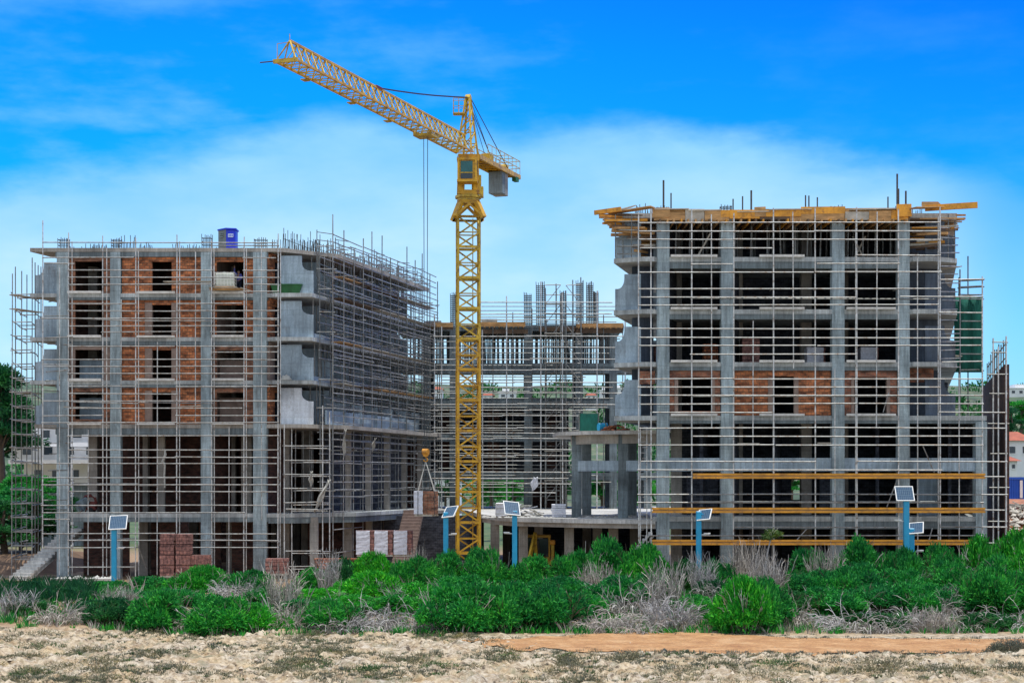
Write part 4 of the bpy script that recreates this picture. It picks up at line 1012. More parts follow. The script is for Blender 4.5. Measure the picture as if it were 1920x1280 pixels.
MB().box(BX(798), BX(826), 141, 142, 20.01, 20.45).build('plank_stack', M['wood_g'], RB)

# ------------------------------------------------------------------ tower crane
CX, CY = -2.86, 108.0
cr = thing('tower_crane', 'tall yellow lattice tower crane rising in front of the rear wing', 'crane', (CX, CY, 0))
hw = .70; yaw = math.radians(6)
def cp(x, y, z): return Vector((CX+x*math.cos(yaw)-y*math.sin(yaw), CY+x*math.sin(yaw)+y*math.cos(yaw), z))
MB().box(CX-2, CX+2, CY-2, CY+2, -.3, .12).build('footing', M['conc'], cr)
ns = 12; hs_ = 23.85/ns
for i in range(ns):
    mb = MB(); z0 = .1+hs_*i; z1 = z0+hs_; lw_ = .09 if i < 7 else .075
    cs = [(-hw, -hw), (hw, -hw), (hw, hw), (-hw, hw)]
    for x, y in cs: mb.bar(cp(x, y, z0), cp(x, y, z1), lw_*1.75, lw_*1.75)
    for j in range(4):
        a, b = cs[j], cs[(j+1) % 4]
        for (z, t) in ((z0+.05, .12), (z0+hs_/2, .06)): mb.bar(cp(*a, z), cp(*b, z), t, t*1.3)
        q, r_ = (a, b) if (i+j) % 2 else (b, a)
        mb.bar(cp(*q, z0+.08), cp(*r_, z0+hs_/2), .09, .1); mb.bar(cp(*r_, z0+hs_/2), cp(*q, z1), .09, .1)
    for y in (-.2, .2): mb.tube(cp(.3, y, z0), cp(.3, y, z1), .022, 4)
    for k in range(6): mb.tube(cp(.3, -.2, z0+.33*k+.1), cp(.3, .2, z0+.33*k+.1), .016, 4)
    mb.build('mast_section', M['crane'] if i < 8 else M['crane_d'], cr)
def frustum(mb, z0, w0, z1, w1, ywa=0):
    vs = [cp(x*w0, y*w0, z0) for x, y in ((-1, -1), (1, -1), (1, 1), (-1, 1))]+[cp(x*w1, y*w1, z1) for x, y in ((-1, -1), (1, -1), (1, 1), (-1, 1))]
    mb.add(vs, [(0, 3, 2, 1), (4, 5, 6, 7), (0, 1, 5, 4), (1, 2, 6, 5), (2, 3, 7, 6), (3, 0, 4, 7)])
mb = MB()
zb = PZ(411, CY)
for x, y in ((-1, -1), (1, -1), (1, 1), (-1, 1)):     # splayed legs of the base of the slewing unit
    mb.bar(cp(x*.92, y*.92, zb), cp(x*.52, y*.52, zb+1.05), .34, .3)
    mb.bar(cp(x*.92, y*.92, zb+.04), cp(-x*.92, y*.92, zb+.04), .12, .14)
    mb.bar(cp(x*.92, y*.92, zb+.04), cp(x*.92, -y*.92, zb+.04), .12, .14)
    mb.bar(cp(x*.9, y*.9, zb+.1), cp(-x*.1, y*.62, zb+1.0), .2, .14)
frustum(mb, zb+.95, .66, zb+1.18, .7)
mb.build('slewing_base', M['crane'], cr)
mb = MB()
for r, z0, z1 in ((.74, zb+1.185, zb+1.34), (.86, zb+1.345, zb+1.5), (.70, zb+1.505, zb+1.58)):
    mb.tube((CX, CY, z0), (CX, CY, z1), r, 20)
mb.build('slewing_ring', M['crane_d'], cr)
# everything above turns with the jib
U = Vector((-.337, -.9415, 0)).normalized(); V = Vector((-U.y, U.x, 0)); V = Vector((.9415, -.337, 0)).normalized()
def jp(l, s, z): return Vector((CX, CY, 0))+U*l+V*s+Vector((0, 0, z))
ZJ = 28.15
mb = MB()
zt = zb+1.55
for x, y in ((-1, -1), (1, -1), (1, 1), (-1, 1)):
    mb.bar(cp(x*.5, y*.5, zt), cp(x*.42, y*.42, ZJ-.1), .42, .2)
mb.bar(cp(-.5, -.55, zt+.12), cp(.5, -.55, zt+.12), .2, .3); mb.bar(cp(-.5, .55, zt+.12), cp(.5, .55, zt+.12), .2, .3)
frustum(mb, ZJ-.55, .66, ZJ-.12, .70)
mb.build('turret', M['crane'], cr)
MB().box(CX+.72, CX+1.0, CY-.5, CY+.2, zt-.15, zt+.5).build('slew_motor', M['crane_d'], cr)
MB().box(CX+.60, CX+.85, CY-.2, CY+.3, zt+.5, zt+1.3).build('ladder_guard', M['crane_d'], cr)
# cab hung in front of the turret
c0, c1 = PZ(344, 107), PZ(301, 107)
cab = MB(); x0, x1, y0, y1 = CX-.64, CX+.60, CY-1.75, CY-.62
cab.box(x0, x1, y0+.1, y1, c0+.08, c1-.08); cab.box(x0-.05, x1+.05, y0-.02, y1+.05, c1-.1, c1+.04); cab.box(x0-.04, x1+.04, y0, y1, c0, c0+.12)
for xx in (x0+.05, x1-.05): cab.bar((xx, y0+.04, c0+.1), (xx, y0+.04, c1-.1), .12, .12)
co = cab.build('operator_cab', M['crane'], cr)
MB().box(x0+.2, x1-.28, y0+.06, y0+.096, c0+.62, c1-.16).build('cab_window', M['glass'], co)
MB().box(x0+.2, x1-.28, y0+.06, y0+.096, c0+.2, c0+.54).build('cab_window', M['pane'], co)
MB().box(x1+.004, x1+.04, y0+.2, y1-.35, c0+.55, c1-.18).build('cab_window', M['pane'], co)
MB().box(x0+.14, x1-.22, y0+.045, y0+.075, c0+.55, c0+.61).build('window_rail', M['crane_d'], co)
# tower head
hm_ = MB(); ZA = PZ(184, CY)
for s in (-1, 1):
    hm_.bar(jp(.75, s*.5, ZJ), jp(.12, s*.12, ZA), .12, .12); hm_.bar(jp(-.45, s*.5, ZJ), jp(-.1, s*.12, ZA), .13, .13)
    for k in range(5):
        t0, t1 = k/5, (k+1)/5
        a = jp(.75+(.12-.75)*t0, s*(.5-.38*t0), ZJ+(ZA-ZJ)*t0); b = jp(-.45+.35*t1, s*(.5-.38*t1), ZJ+(ZA-ZJ)*t1)
        hm_.bar(a, b, .06, .06)
for k in range(5):
    t0, t1 = k/5, (k+1)/5
    for l0, l1 in ((.75, .12), (-.45, -.1)):
        hm_.bar(jp(l0+(l1-l0)*t0, -(.5-.38*t0), ZJ+(ZA-ZJ)*t0), jp(l0+(l1-l0)*t1, (.5-.38*t1), ZJ+(ZA-ZJ)*t1), .05, .05)
        hm_.bar(jp(l0+(l1-l0)*t0, -(.5-.38*t0), ZJ+(ZA-ZJ)*t0), jp(l0+(l1-l0)*t0, (.5-.38*t0), ZJ+(ZA-ZJ)*t0), .06, .06)
hm_.bar(jp(.1, 0, ZA-.1), jp(-.1, 0, ZA+.14), .34, .3)
hd = hm_.build('tower_head', M['crane_d'], cr)
mb = MB(); zq = ZA-1.1; q0 = jp(.35, -.15, zq)
mb.box(q0.x-.72, q0.x+.05, q0.y-.35, q0.y+.35, zq-.04, zq+.03)
for x in (-.7, -.35, 0):
    for y in (-.33, .33): mb.tube((q0.x+x, q0.y+y, zq), (q0.x+x, q0.y+y, zq+.95), .024, 4)
for z in (.45, .95):
    for y in (-.33, .33): mb.tube((q0.x-.7, q0.y+y, zq+z), (q0.x, q0.y+y, zq+z), .022, 4)
    mb.tube((q0.x-.7, q0.y-.33, zq+z), (q0.x-.7, q0.y+.33, zq+z), .022, 4)
mb.build('head_platform', M['crane_d'], cr)
# jib
LJ = 25.6; nbj = 30; hj = 1.12; wj = .58
jb = MB(); st = (LJ-.8)/nbj
for i in range(nbj):
    l0 = .8+st*i; l1 = l0+st; lm = (l0+l1)/2
    for s in (-1, 1):
        jb.bar(jp(l0, s*wj, ZJ), jp(lm, 0, ZJ+hj), .05, .05); jb.bar(jp(lm, 0, ZJ+hj), jp(l1, s*wj, ZJ), .05, .05)
    jb.bar(jp(l0, -wj, ZJ), jp(l0, wj, ZJ), .05, .05)
    jb.bar(jp(l0, (-wj if i % 2 else wj), ZJ), jp(l1, (wj if i % 2 else -wj), ZJ), .045, .045)
jo = jb.build('jib', M['crane_d'], cr)
for s, z, r in ((-wj, ZJ, .055), (wj, ZJ, .055), (0, ZJ+hj, .06)):
    MB().bar(jp(.6, s, z), jp(LJ if s else LJ-.5, s, z), r*2, r*2).build('chord', M['crane'], jo)
mb = MB(); mb.bar(jp(LJ, -wj-.1, ZJ), jp(LJ, wj+.1, ZJ), .16, .2)
for s in (-wj, wj): mb.bar(jp(LJ, s, ZJ), jp(LJ-.5, 0, ZJ+hj), .06, .06)
mb.tube(jp(LJ-.2, -wj, ZJ), jp(LJ-.2, -wj, ZJ+.95), .025, 4); mb.tube(jp(LJ-.2, -wj, ZJ+.95), jp(LJ-.3, 0, ZJ+1.0), .02, 4)
mb.tube(jp(LJ-.45, 0, ZJ+hj), jp(LJ-.45, 0, ZJ+hj+.35), .025, 4)
mb.build('jib_end_frame', M['crane_d'], jo)
e = jp(LJ, -wj, ZJ+.02)
MB().tube(e, e+Vector((-.8, .1, -.05)), .035, 5).build('wind_vane', M['cable'], cr)
for l in (21.9, 16.2, 11.2): 
    c_ = jp(l, -wj-.15, ZJ-.09); MB().bar(c_-V*.2, c_+V*.12, .5, .05).build('step_plate', M['crane_d'], jo)
mb = MB(); pa = jp(14.1, 0, ZJ+hj+.05); pb = jp(.2, 0, ZA)
mb.path([pa+(pb-pa)*t+Vector((0, 0, -.1*math.sin(math.pi*t))) for t in (0, .2, .4, .6, .8, 1)], .05, 5); mb.build('pendant_bar', M['cable'], cr)
mb = MB(); mb.bar(pa-U*.3, pa+U*.5, .16, .14); mb.build('pendant_anchor', M['mach_r'], cr)
# counter jib
LCJ = 8.5
dk = MB(); dk.bar(jp(-.6, 0, ZJ-.03), jp(-LCJ, 0, ZJ-.03), 1.15, .08)
for s in (-.58, .58): dk.bar(jp(-.5, s, ZJ-.1), jp(-LCJ, s, ZJ-.1), .14, .3)
for i in range(8): dk.bar(jp(-.8-i*.95, -.58, ZJ-.14), jp(-1.5-i*.95, .58, ZJ-.14), .08, .1)
cj = dk.build('counter_jib', M['crane'], cr)
rl = MB()
for s in (-.62, .62):
    for i in range(9): rl.tube(jp(-2.0-i*.8, s, ZJ-.05), jp(-2.0-i*.8, s, ZJ+1.0), .026, 4)
    for z in (.5, 1.0): rl.tube(jp(-2.0, s, ZJ+z), jp(-8.4, s, ZJ+z), .026, 4)
for l in (-6, -7.2, -8.4):
    for z in (.5, 1.0): rl.tube(jp(l, -.62, ZJ+z), jp(l, .62, ZJ+z), .026, 4)
rl.build('guard_rail', M['crane_d'], cj)
c_ = jp(-3.3, .1, ZJ+.3); MB().bar(c_-U*.4, c_+U*.4, .6, .55).build('motor_box', M['crane_d'], cj); c_ = jp(-6.6, -.1, ZJ+.25); MB().tube(c_-V*.4, c_+V*.4, .26, 12).build('winch_drum', M['crane_d'], cj)
MB().bar(jp(-7.5, .5, ZJ-.35), jp(-8.1, .5, ZJ-.35), .3, .3).build('switch_box', M['green_b'], cj)
cwt = MB(); cwt.bar(jp(-5.1, 0, ZJ-.98), jp(-5.75, 0, ZJ-.98), 1.0, 1.5); cwt.build('counterweight', M['conc'], cr, bevel=.03)
cwt = MB(); cwt.bar(jp(-5.80, 0, ZJ-.98), jp(-6.4, 0, ZJ-.98), .92, 1.55); cwt.build('counterweight', M['conc_w'], cr, bevel=.03)
for s, l in ((-.45, 6.6), (.45, 6.6), (-.2, 4.2), (.2, 4.2)):
    mb = MB(); mb.tube(jp(-.15, s*.25, ZA+.02), jp(-l, s, ZJ+.05), .03 if l > 5 else .02, 5); mb.build('back_stay', M['cable'], cr)
# trolley, hoist rope and hook
LT = 7.2; tp = jp(LT, 0, 0)
mb = MB(); mb.bar(jp(LT-.55, 0, ZJ-.22), jp(LT+.55, 0, ZJ-.22), 1.2, .16)
for l in (-.45, .45):
    for s in (-.55, .55): mb.tube(jp(LT+l, s-.05, ZJ-.1), jp(LT+l, s+.05, ZJ-.1), .12, 10)
mb.build('trolley', M['crane_d'], cr)
ZH = PZ(856, tp.y)
mb = MB()
for s in (-.13, .13): mb.path([tp+V*s+Vector((0, 0, ZJ-.3)), tp+V*s*.6+Vector((0, 0, ZH+.4))], .022, 5)
mb.build('hoist_rope', M['cable'], cr)
mb = MB(); mb.bar(tp+Vector((0, 0, ZH+.42)), tp+Vector((0, 0, ZH+.02)), .3, .2); mb.tube(tp+V*-.18+Vector((0, 0, ZH+.3)), tp+V*.18+Vector((0, 0, ZH+.3)), .2, 12)
hk = [tp+Vector((0, 0, ZH+.05))]+[tp+V*(.13*math.sin(a))+Vector((0, 0, ZH-.17-.13*math.cos(a)*-1)) for a in [0, .8, 1.6, 2.4, 3.2, 4.0, 4.6]]
mb.path(hk, .04, 5); mb.build('hook_block', M['beam_y'], cr)
# ------------------------------------------------------------------ stacks of blocks and bagged goods
def stack(name, nx_, nz_, bw_, bh_, depth, mat, wrap=None, pallet=True, jag=.02, label='', cat='brick stack', gap=0):
    t = thing(name, label, cat)
    z = 0
    if pallet:
        mb = MB()
        for y in (-depth/2+.06, 0, depth/2-.06): mb.box(-nx_*bw_/2, nx_*bw_/2, y-.05, y+.05, 0, .09)
        for i in range(5):
            x = -nx_*bw_/2+nx_*bw_*(i+.5)/5; mb.box(x-.06, x+.06, -depth/2, depth/2, .092, .12)
        mb.build('pallet', M['wood_g'], t); z = .123
    mb = MB()
    for k in range(nz_):
        off = rnd(-jag, jag)
        for i in range(nx_):
            for (ya, yb) in ((-depth/2, -.01), (.01, depth/2)):
                mb.box(-nx_*bw_/2+i*bw_+.008+off, -nx_*bw_/2+(i+1)*bw_-.008+off, ya+rnd(-.012, .012), yb, z+k*bh_+.004, z+(k+1)*bh_-(.05 if gap and k % gap == gap-1 else .008))
    mb.build('blocks', mat, t)
    if wrap:
        w_ = nx_*bw_/2
        mb = MB(); n = 14
        for i in range(n+1):                          # loose plastic round the left and front of the pack
            for k, (x, y) in enumerate(((-w_-.04, depth/2), (-w_-.05, 0), (-w_-.03, -depth/2-.03), (0, -depth/2-.05), (w_*wrap, -depth/2-.03))):
                mb.v.append((x+rnd(-.015, .015), y+rnd(-.015, .015), z+.03+nz_*bh_*i/n+(.03 if i % 2 else -.02)))
        for i in range(n):
            for k in range(4): a = i*5+k; mb.f.append((a, a+1, a+6, a+5))
        o = mb.build('plastic_wrap', M['wrap'], t); s_ = o.modifiers.new('thick', 'SOLIDIFY'); s_.thickness = .012
    return t
def at(t, px, py, Y, rot=0): return move(t, (PX(px, Y), Y, PZ(py, Y)), rot)
# hung from the hook
ld = stack('brick_pallet', 4, 7, .28, .2, 1.15, M['brick_w'], wrap=-.05, label='wrapped pallet of bricks hanging from the crane hook', cat='brick pallet')
ld.location = (tp.x+.05, tp.y, PZ(967, tp.y)); ld.rotation_euler.z = -.32
sl = thing('lifting_sling', 'pale four legged sling between the crane hook and its hanging brick pallet', 'sling', (tp.x, tp.y, ZH-.3))
for sx in (-1, 1):
    for sy in (-1, 1):
        q = Vector((ld.location.x+sx*.5, tp.y+sy*.5, ld.location.z+1.53)); MB().tube((tp.x, tp.y, ZH-.28), q, .025, 5).build('sling_leg', M['cloth'], sl); 
        MB().tube(q, (q.x, q.y, ld.location.z+.02), .02, 5).build('sling_leg', M['cable'], sl)
# on the ground at the left wing
YG = 111.5
for i, (px, nz_, lab) in enumerate(((316.5, 12, 'tall pink block stack, left one of the twin stacks at the left wing'), (345.5, 12, 'tall pink block stack, right one of the twin stacks at the left wing'), (377, 6, 'low pink block stack leaning on the right side of the tall twin stacks'))):
    t = stack('block_stack', 4 if i < 2 else 5, nz_, .24, .235, 1.1, M['block_p'], pallet=True, label=lab, gap=3); tag(t, group='pink block stacks on the ground')
    at(t, px, 1081, YG+(.3 if i == 2 else 0), rnd(-.04, .04))
for px, lab in ((520, 'pink block stack half hidden behind uprights of the open tower scaffold'), (640, 'long low row of orange blocks behind the shrubs left of the wrapped pallets')):
    t = stack('block_stack', 6 if px == 520 else 12, 4, .25 if px == 520 else .3, .25, 1.0, M['block_p' if px == 520 else 'block_o'], label=lab); at(t, px, 1077, 113)
for px, nz_, lab in ((686, 8, 'white wrapped block pallet, leftmost of three left of the crane'), (722, 8, 'white wrapped block pallet in the middle of three left of the crane'), (757, 8, 'white wrapped block pallet beside the brown concrete stair')):
    t = stack('block_pallet', 5, nz_, .24, .2, 1.1, M['block_p'], wrap=.45, label=lab, cat='block pallet'); tag(t, group='wrapped block pallets'); at(t, px, 1042, 111, rnd(-.1, .1))
# inside the right wing, third floor
for px, w_, h_, mat, Y, lab in ((1331, 4, 6, 'block_o', 103, 'orange brick stack with loose gaps inside the right wing'), (1406, 5, 8, 'block_p', 103.2, 'tall pink block stack inside the right wing'), (1218, 4, 6, 'block_p', 103.2, 'pink block stack on the balcony at the left corner of the right wing')):
    t = stack('block_stack', w_, h_, .22, .2, 1.0, M[mat], label=lab); move(t, (PX(px, Y), Y, RL[4][1]-3.19+.0+ (0)), 0); t.location.z = RL[3][1]+.005
for px, lab in ((1528, 'white wrapped block pallet left of a column inside the right wing'), (1628, 'white wrapped block pallet right of a column inside the right wing')):
    t = stack('block_pallet', 5, 5, .22, .2, 1.0, M['block_p'], wrap=.8, label=lab, cat='block pallet'); t.location = (PX(px, 103.4), 103.4, RL[3][1]+.005)
# sheets stacked on the terrace
t = thing('sheet_stack', 'neat stack of white bagged sheets on the terrace beside the pavilion', 'sheet stack', (PX(1048, 108), 108, 4.45))
for k in range(7):
    z = 4.46+.125*k
    MB().box(PX(1034, 108)+rnd(-.03, .03), PX(1061, 108)+rnd(-.03, .03), 107.5, 108.4, z, z+.09+rnd(0, .02)).build('sheet', M['wrap'], t, bevel=.03)
# a heap of bent pale sacks/boards
t = thing('board_heap', 'untidy heap of pale bent boards and sacks on the terrace', 'board heap', (PX(985, 110), 110, 4.45))
for i in range(46):
    u = rnd(-1, 1); hgt = (1-abs(u))*1.0*random.random(); c_ = Vector((PX(983, 110)+u*1.25, 110+rnd(-.8, .6), 4.5+hgt)); a = rnd(-.35, .35)+.35*(-u)
    d = Vector((math.cos(a)*rnd(.25, .5), rnd(-.15, .15), math.sin(a)*.4))
    MB().bar(c_-d, c_+d, .32, .05).build('board', M[random.choice(['cloth', 'wood_g', 'wrap', 'conc_l'])], t)
t = thing('crate', 'pale grey crate on the terrace behind the second solar lamp from the crane', 'crate', (PX(938, 110.5), 110.5, 4.45))
MB().box(PX(929, 110.5), PX(949, 110.5), 110.6, 111.6, 4.452, 5.35).build('crate_body', M['wrap'], t, bevel=.04)
for z in (4.6, 4.95, 5.25): MB().box(PX(929, 110.5)-.02, PX(949, 110.5)+.02, 110.57, 110.597, z, z+.06).build('crate_batten', M['conc_l'], t)
# rubble: nobody could count it
rb = MB()
def pebble(mb, c, r):
    vs = []; a0 = rnd(0, 6)
    for i in range(5): vs.append((c[0]+r*math.cos(a0+i*1.26)*rnd(.7, 1.2), c[1]+r*math.sin(a0+i*1.26)*rnd(.7, 1.2), c[2]))
    vs.append((c[0]+rnd(-.2, .2)*r, c[1]+rnd(-.2, .2)*r, c[2]+r*rnd(.5, .9)))
    mb.add(vs, [(4, 3, 2, 1, 0)]+[(i, (i+1) % 5, 5) for i in range(5)])
for i in range(420):
    Y = rnd(108.5, 113.5); px = rnd(100, 215); pebble(rb, (PX(px, Y), Y, g(PX(px, Y), Y)+rnd(0, .25)), rnd(.06, .2))
for i in range(260):
    Y = rnd(104, 113); px = rnd(905, 1210); pebble(rb, (PX(px, Y), max(Y, 107.5), 4.44), rnd(.05, .16))
tag(rb.build('rubble', M['conc_l']), 'broken pale rubble strewn at the foot of the left wing and over the terrace', 'rubble', kind='stuff')
t = thing('plinth_wall', 'low concrete kerb wall among rubble at the foot of the left wing', 'low wall', (PX(150, 108), 108, 0))
MB().box(PX(95, 108), PX(215, 108), 108, 108.4, -.3, .32).build('kerb_base', M['conc'], t); MB().box(PX(92, 108), PX(217, 108), 107.95, 108.5, .323, .46).build('coping', M['conc_l'], t)
# red bricks, blue drum and green panel on the pavilion canopy
t = thing('brick_pile', 'pile of red brick slabs on the pavilion canopy', 'brick pile', (PX(1150, 107), 107, 10.02))
for i in range(26):
    u = rnd(-1, 1); c_ = Vector((PX(1155, 107)+u*.8, 107+rnd(-.4, .4), 10.07+(1-abs(u))*rnd(0, .5)))
    d = Vector((rnd(.15, .32), rnd(-.1, .1), rnd(-.06, .06))); MB().bar(c_-d, c_+d, .2, .09).build('brick_slab', M['block_o'], t)
t = thing('drum', 'small blue drum lying beside the red brick pile on the canopy', 'drum', (PX(1130, 107), 107, 10.02))
MB().tube((PX(1122, 107), 107, 10.3), (PX(1138, 107), 107.2, 10.3), .27, 14).build('drum_body', M['post'], t); 
for px in (1125, 1135): MB().tube((PX(px, 107)-.03, 107.05, 10.3), (PX(px, 107)+.03, 107.06, 10.3), .285, 14).build('drum_rib', M['grey_p'], t)
t = thing('mesh_screen', 'dull green mesh screen panel standing at the edge of the pavilion canopy', 'screen', (PX(1104, 110), 110, 10.02))
MB().box(PX(1086, 110), PX(1122, 110), 110, 110.04, 10.03, 11.3).build('screen_panel', M['net'], t)
for px in (1086, 1122): MB().tube((PX(px, 110), 109.96, 10.02), (PX(px, 110), 109.96, 11.35), .04, 6).build('screen_post', M['tube_d'], t)

# ------------------------------------------------------------------ things on and in the left wing
# portable toilet on the roof
tl = thing('portable_toilet', 'blue and grey portable toilet cabin on the roof edge of the left wing', 'portable toilet', (LX(416), 116.2, 23.0))
x0, xm, x1 = LX(399)+.1, LX(417)+.1, LX(434)+.1; zb0 = 23.02; zt0 = zb0+1.42
MB().prism([(x0, 116.55), (xm, 115.9), (xm+.0, 117.1), (x0+.1, 117.3)], zb0+.06, zt0).build('side_wall', M['grey_p'], tl, bevel=.02)
dr = MB().prism([(xm+.005, 115.88), (x1, 116.1), (x1, 117.1), (xm+.005, 117.1)], zb0+.06, zt0-.01).build('door', M['blue'], tl, bevel=.02)
MB().box(xm+.14, x1-.12, 115.86, 115.895, zb0+.86, zb0+1.1).build('white_plate', M['sign'], dr)
for i in range(4): MB().box(xm+.19+.11*i, xm+.25+.11*i, 115.845, 115.857, zb0+.93, zb0+1.04).build('plate_mark', M['blue'], dr)
MB().prism([(x0-.06, 116.55), (xm, 115.8), (x1+.06, 116.0), (x1+.06, 117.2), (x0, 117.4)], zt0, zt0+.09).build('roof', M['blue'], tl)
MB().prism([(x0-.03, 116.55), (xm, 115.84), (x1+.03, 116.05), (x1+.03, 117.15), (x0, 117.35)], zb0-.015, zb0+.06).build('base', M['grey_p'], tl)
for i in range(3): MB().box(x0+.16, x0+.42, 116.1, 116.3, zb0+.9+.12*i, zb0+.95+.12*i).build('vent', M['conc'], tl)
# caged white tank on a loading platform, with a worker behind
pl = thing('loading_platform', 'timber loading platform jutting out of the top floor of the left wing', 'platform', (LX(425), 114.6, 19.9))
z = LEV[5][1]
for i in range(6): MB().bar((LX(399)+.05+.33*i, 114.0, z+.30), (LX(399)+.05+.33*i, 116.2, z+.30), .3, .05).build('plank', M['wood_g'], pl)
for y in (114.2, 115.6): MB().bar((LX(397), y, z+.2), (LX(462), y, z+.2), .1, .14).build('bearer', M['wood'], pl)
MB().bar((LX(455), 114.1, z+.28), (LX(475), 114.2, z+.06), .35, .05).build('plank', M['wood_g'], pl)
tk = thing('caged_tank', 'white plastic tank in a wire cage on the loading platform beside a worker', 'caged tank', (LX(423), 114.9, z+.34))
MB().box(LX(406), LX(440), 114.5, 115.5, z+.47, z+1.36).build('tank_body', M['tank'], tk, bevel=.06)
cg = MB(); a, b = LX(405), LX(441)
for i in range(7):
    x = a+(b-a)*i/6
    for y in (114.43, 115.57): cg.tube((x, y, z+.44), (x, y, z+1.42), .018, 4)
for i in range(5):
    zz = z+.46+.23*i
    cg.tube((a, 114.43, zz), (b, 114.43, zz), .018, 4); cg.tube((a, 115.57, zz), (b, 115.57, zz), .018, 4); cg.tube((a, 114.43, zz), (a, 115.57, zz), .018, 4); cg.tube((b, 114.43, zz), (b, 115.57, zz), .018, 4)
cg.build('cage', M['white'], tk)
MB().box(LX(405), LX(441), 114.45, 115.55, z+.335, z+.43).build('pallet', M['wood'], tk)
MB().tube((LX(421), 115, z+1.36), (LX(421), 115, z+1.5), .12, 12).build('tank_cap', M['grey_p'], tk)
# the worker: one skinned body, hair and clothing over it
def skin_mesh(name, pts, edges, radii, mat, parent, root=0, sub=2):
    me = bpy.data.meshes.new(name); me.from_pydata(pts, edges, []); me.materials.append(mat)
    o = bpy.data.objects.new(name, me); C.objects.link(o); o.parent = parent
    sk = o.modifiers.new('skin', 'SKIN'); sk.use_smooth_shade = True
    lay = me.skin_vertices[0] if len(me.skin_vertices) else None
    if lay is None:
        bpy.context.view_layer.objects.active = o; me.attributes.new('tmp', 'FLOAT', 'POINT') if False else None
    if lay:
        for i, r in enumerate(radii): lay.data[i].radius = (r, r)
        lay.data[root].use_root = True
    ss = o.modifiers.new('sub', 'SUBSURF'); ss.levels = sub; ss.render_levels = sub
    return o
def person(label, loc, rot):
    p = thing('person', label, 'person')
    # joints: pelvis, spine, chest, neck, skull, arms, legs (x across, -y is where the figure faces)
    J = dict(pel=(0, 0, .95), spi=(0, -.02, 1.12), che=(0, -.03, 1.32), nek=(0, -.03, 1.50), jaw=(0, -.05, 1.57), hea=(0, -.045, 1.66), top=(0, -.03, 1.74),
      sL=(.19, -.02, 1.43), eL=(.30, -.06, 1.17), wL=(.27, -.26, 1.03), hL=(.26, -.33, 1.0),
      sR=(-.19, -.02, 1.44), eR=(-.30, -.14, 1.66), wR=(-.26, -.20, 1.91), hR=(-.25, -.21, 1.99),
      tL=(.10, 0, .90), kL=(.12, -.04, .50), aL=(.12, .02, .09), fL=(.13, -.15, .04), tR=(-.10, 0, .90), kR=(-.13, -.02, .50), aR=(-.14, .04, .09), fR=(-.15, -.13, .04))
    E = [('pel', 'spi'), ('spi', 'che'), ('che', 'nek'), ('nek', 'jaw'), ('jaw', 'hea'), ('hea', 'top'), ('che', 'sL'), ('sL', 'eL'), ('eL', 'wL'), ('wL', 'hL'), ('che', 'sR'), ('sR', 'eR'), ('eR', 'wR'), ('wR', 'hR'),
         ('pel', 'tL'), ('tL', 'kL'), ('kL', 'aL'), ('aL', 'fL'), ('pel', 'tR'), ('tR', 'kR'), ('kR', 'aR'), ('aR', 'fR')]
    Rr = dict(pel=.13, spi=.12, che=.14, nek=.05, jaw=.075, hea=.095, top=.05, sL=.07, eL=.045, wL=.03, hL=.038, sR=.07, eR=.045, wR=.03, hR=.038, tL=.095, kL=.06, aL=.042, fL=.035, tR=.095, kR=.06, aR=.042, fR=.035)
    def grow(name, keys, mat, extra=0, root='pel', add=()):
        ks = list(keys); ix = {k: i for i, k in enumerate(ks)}
        pts = [J[k] for k in ks]; rad = [Rr[k]+extra for k in ks]
        ed = [(ix[a], ix[b]) for a, b in E if a in ix and b in ix]
        for a, pt, r in add: pts.append(pt); rad.append(r); ed.append((ix[a], len(pts)-1))
        me = bpy.data.meshes.new(name); me.from_pydata(pts, ed, []); me.materials.append(mat)
        o = bpy.data.objects.new(name, me); C.objects.link(o); o.parent = p
        bpy.context.view_layer.objects.active = o
        o.modifiers.new('skin', 'SKIN').use_smooth_shade = True
        if not me.skin_vertices: bpy.ops.mesh.customdata_skin_add() if bpy.ops.mesh.customdata_skin_add.poll() else None
        if me.skin_vertices:
            for i, r in enumerate(rad): me.skin_vertices[0].data[i].radius = (r, r)
            me.skin_vertices[0].data[ix[root]].use_root = True
        ss = o.modifiers.new('sub', 'SUBSURF'); ss.levels = 1; ss.render_levels = 2
        return o
    fing = []
    for h, d in (('hL', Vector((0, -.09, -.03))), ('hR', Vector((0, -.02, .09)))):
        b = Vector(J[h])
        for i in range(4): fing.append((h, tuple(b+d*(.9+.12*(i in (1, 2)))+Vector(((i-1.5)*.022, 0, 0))), .009))
        fing.append((h, tuple(b+d*.35+Vector((.05 if h == 'hR' else -.05, -.02, 0))), .011))
    grow('body', J.keys(), M['skin'], add=fing+[('hea', (0, -.15, 1.645), .016), ('hea', (.09, -.04, 1.65), .02), ('hea', (-.09, -.04, 1.65), .02)])
    grow('shirt', ('pel', 'spi', 'che', 'sL', 'eL', 'wL', 'sR', 'eR', 'wR'), M['shirt'], .018)
    grow('trousers', ('pel', 'tL', 'kL', 'aL', 'tR', 'kR', 'aR'), M['trouser'], .016)
    mb = MB(); n = 12
    for j in range(5):
        t = j/4*1.45
        for i in range(n): a = 2*math.pi*i/n; mb.v.append((.112*math.cos(t*.0)*math.cos(a)*math.cos(t), -.03+.125*math.sin(a)*math.cos(t), 1.68+.1*math.sin(t)))
    for j in range(4):
        for i in range(n): mb.f.append((j*n+i, j*n+(i+1) % n, (j+1)*n+(i+1) % n, (j+1)*n+i))
    mb.build('hair', M['hair'], p, smooth=True)
    for x in (-.035, .035):
        MB().box(x-.012, x+.012, -.142, -.132, 1.665, 1.678).build('eye', M['hair'], p)
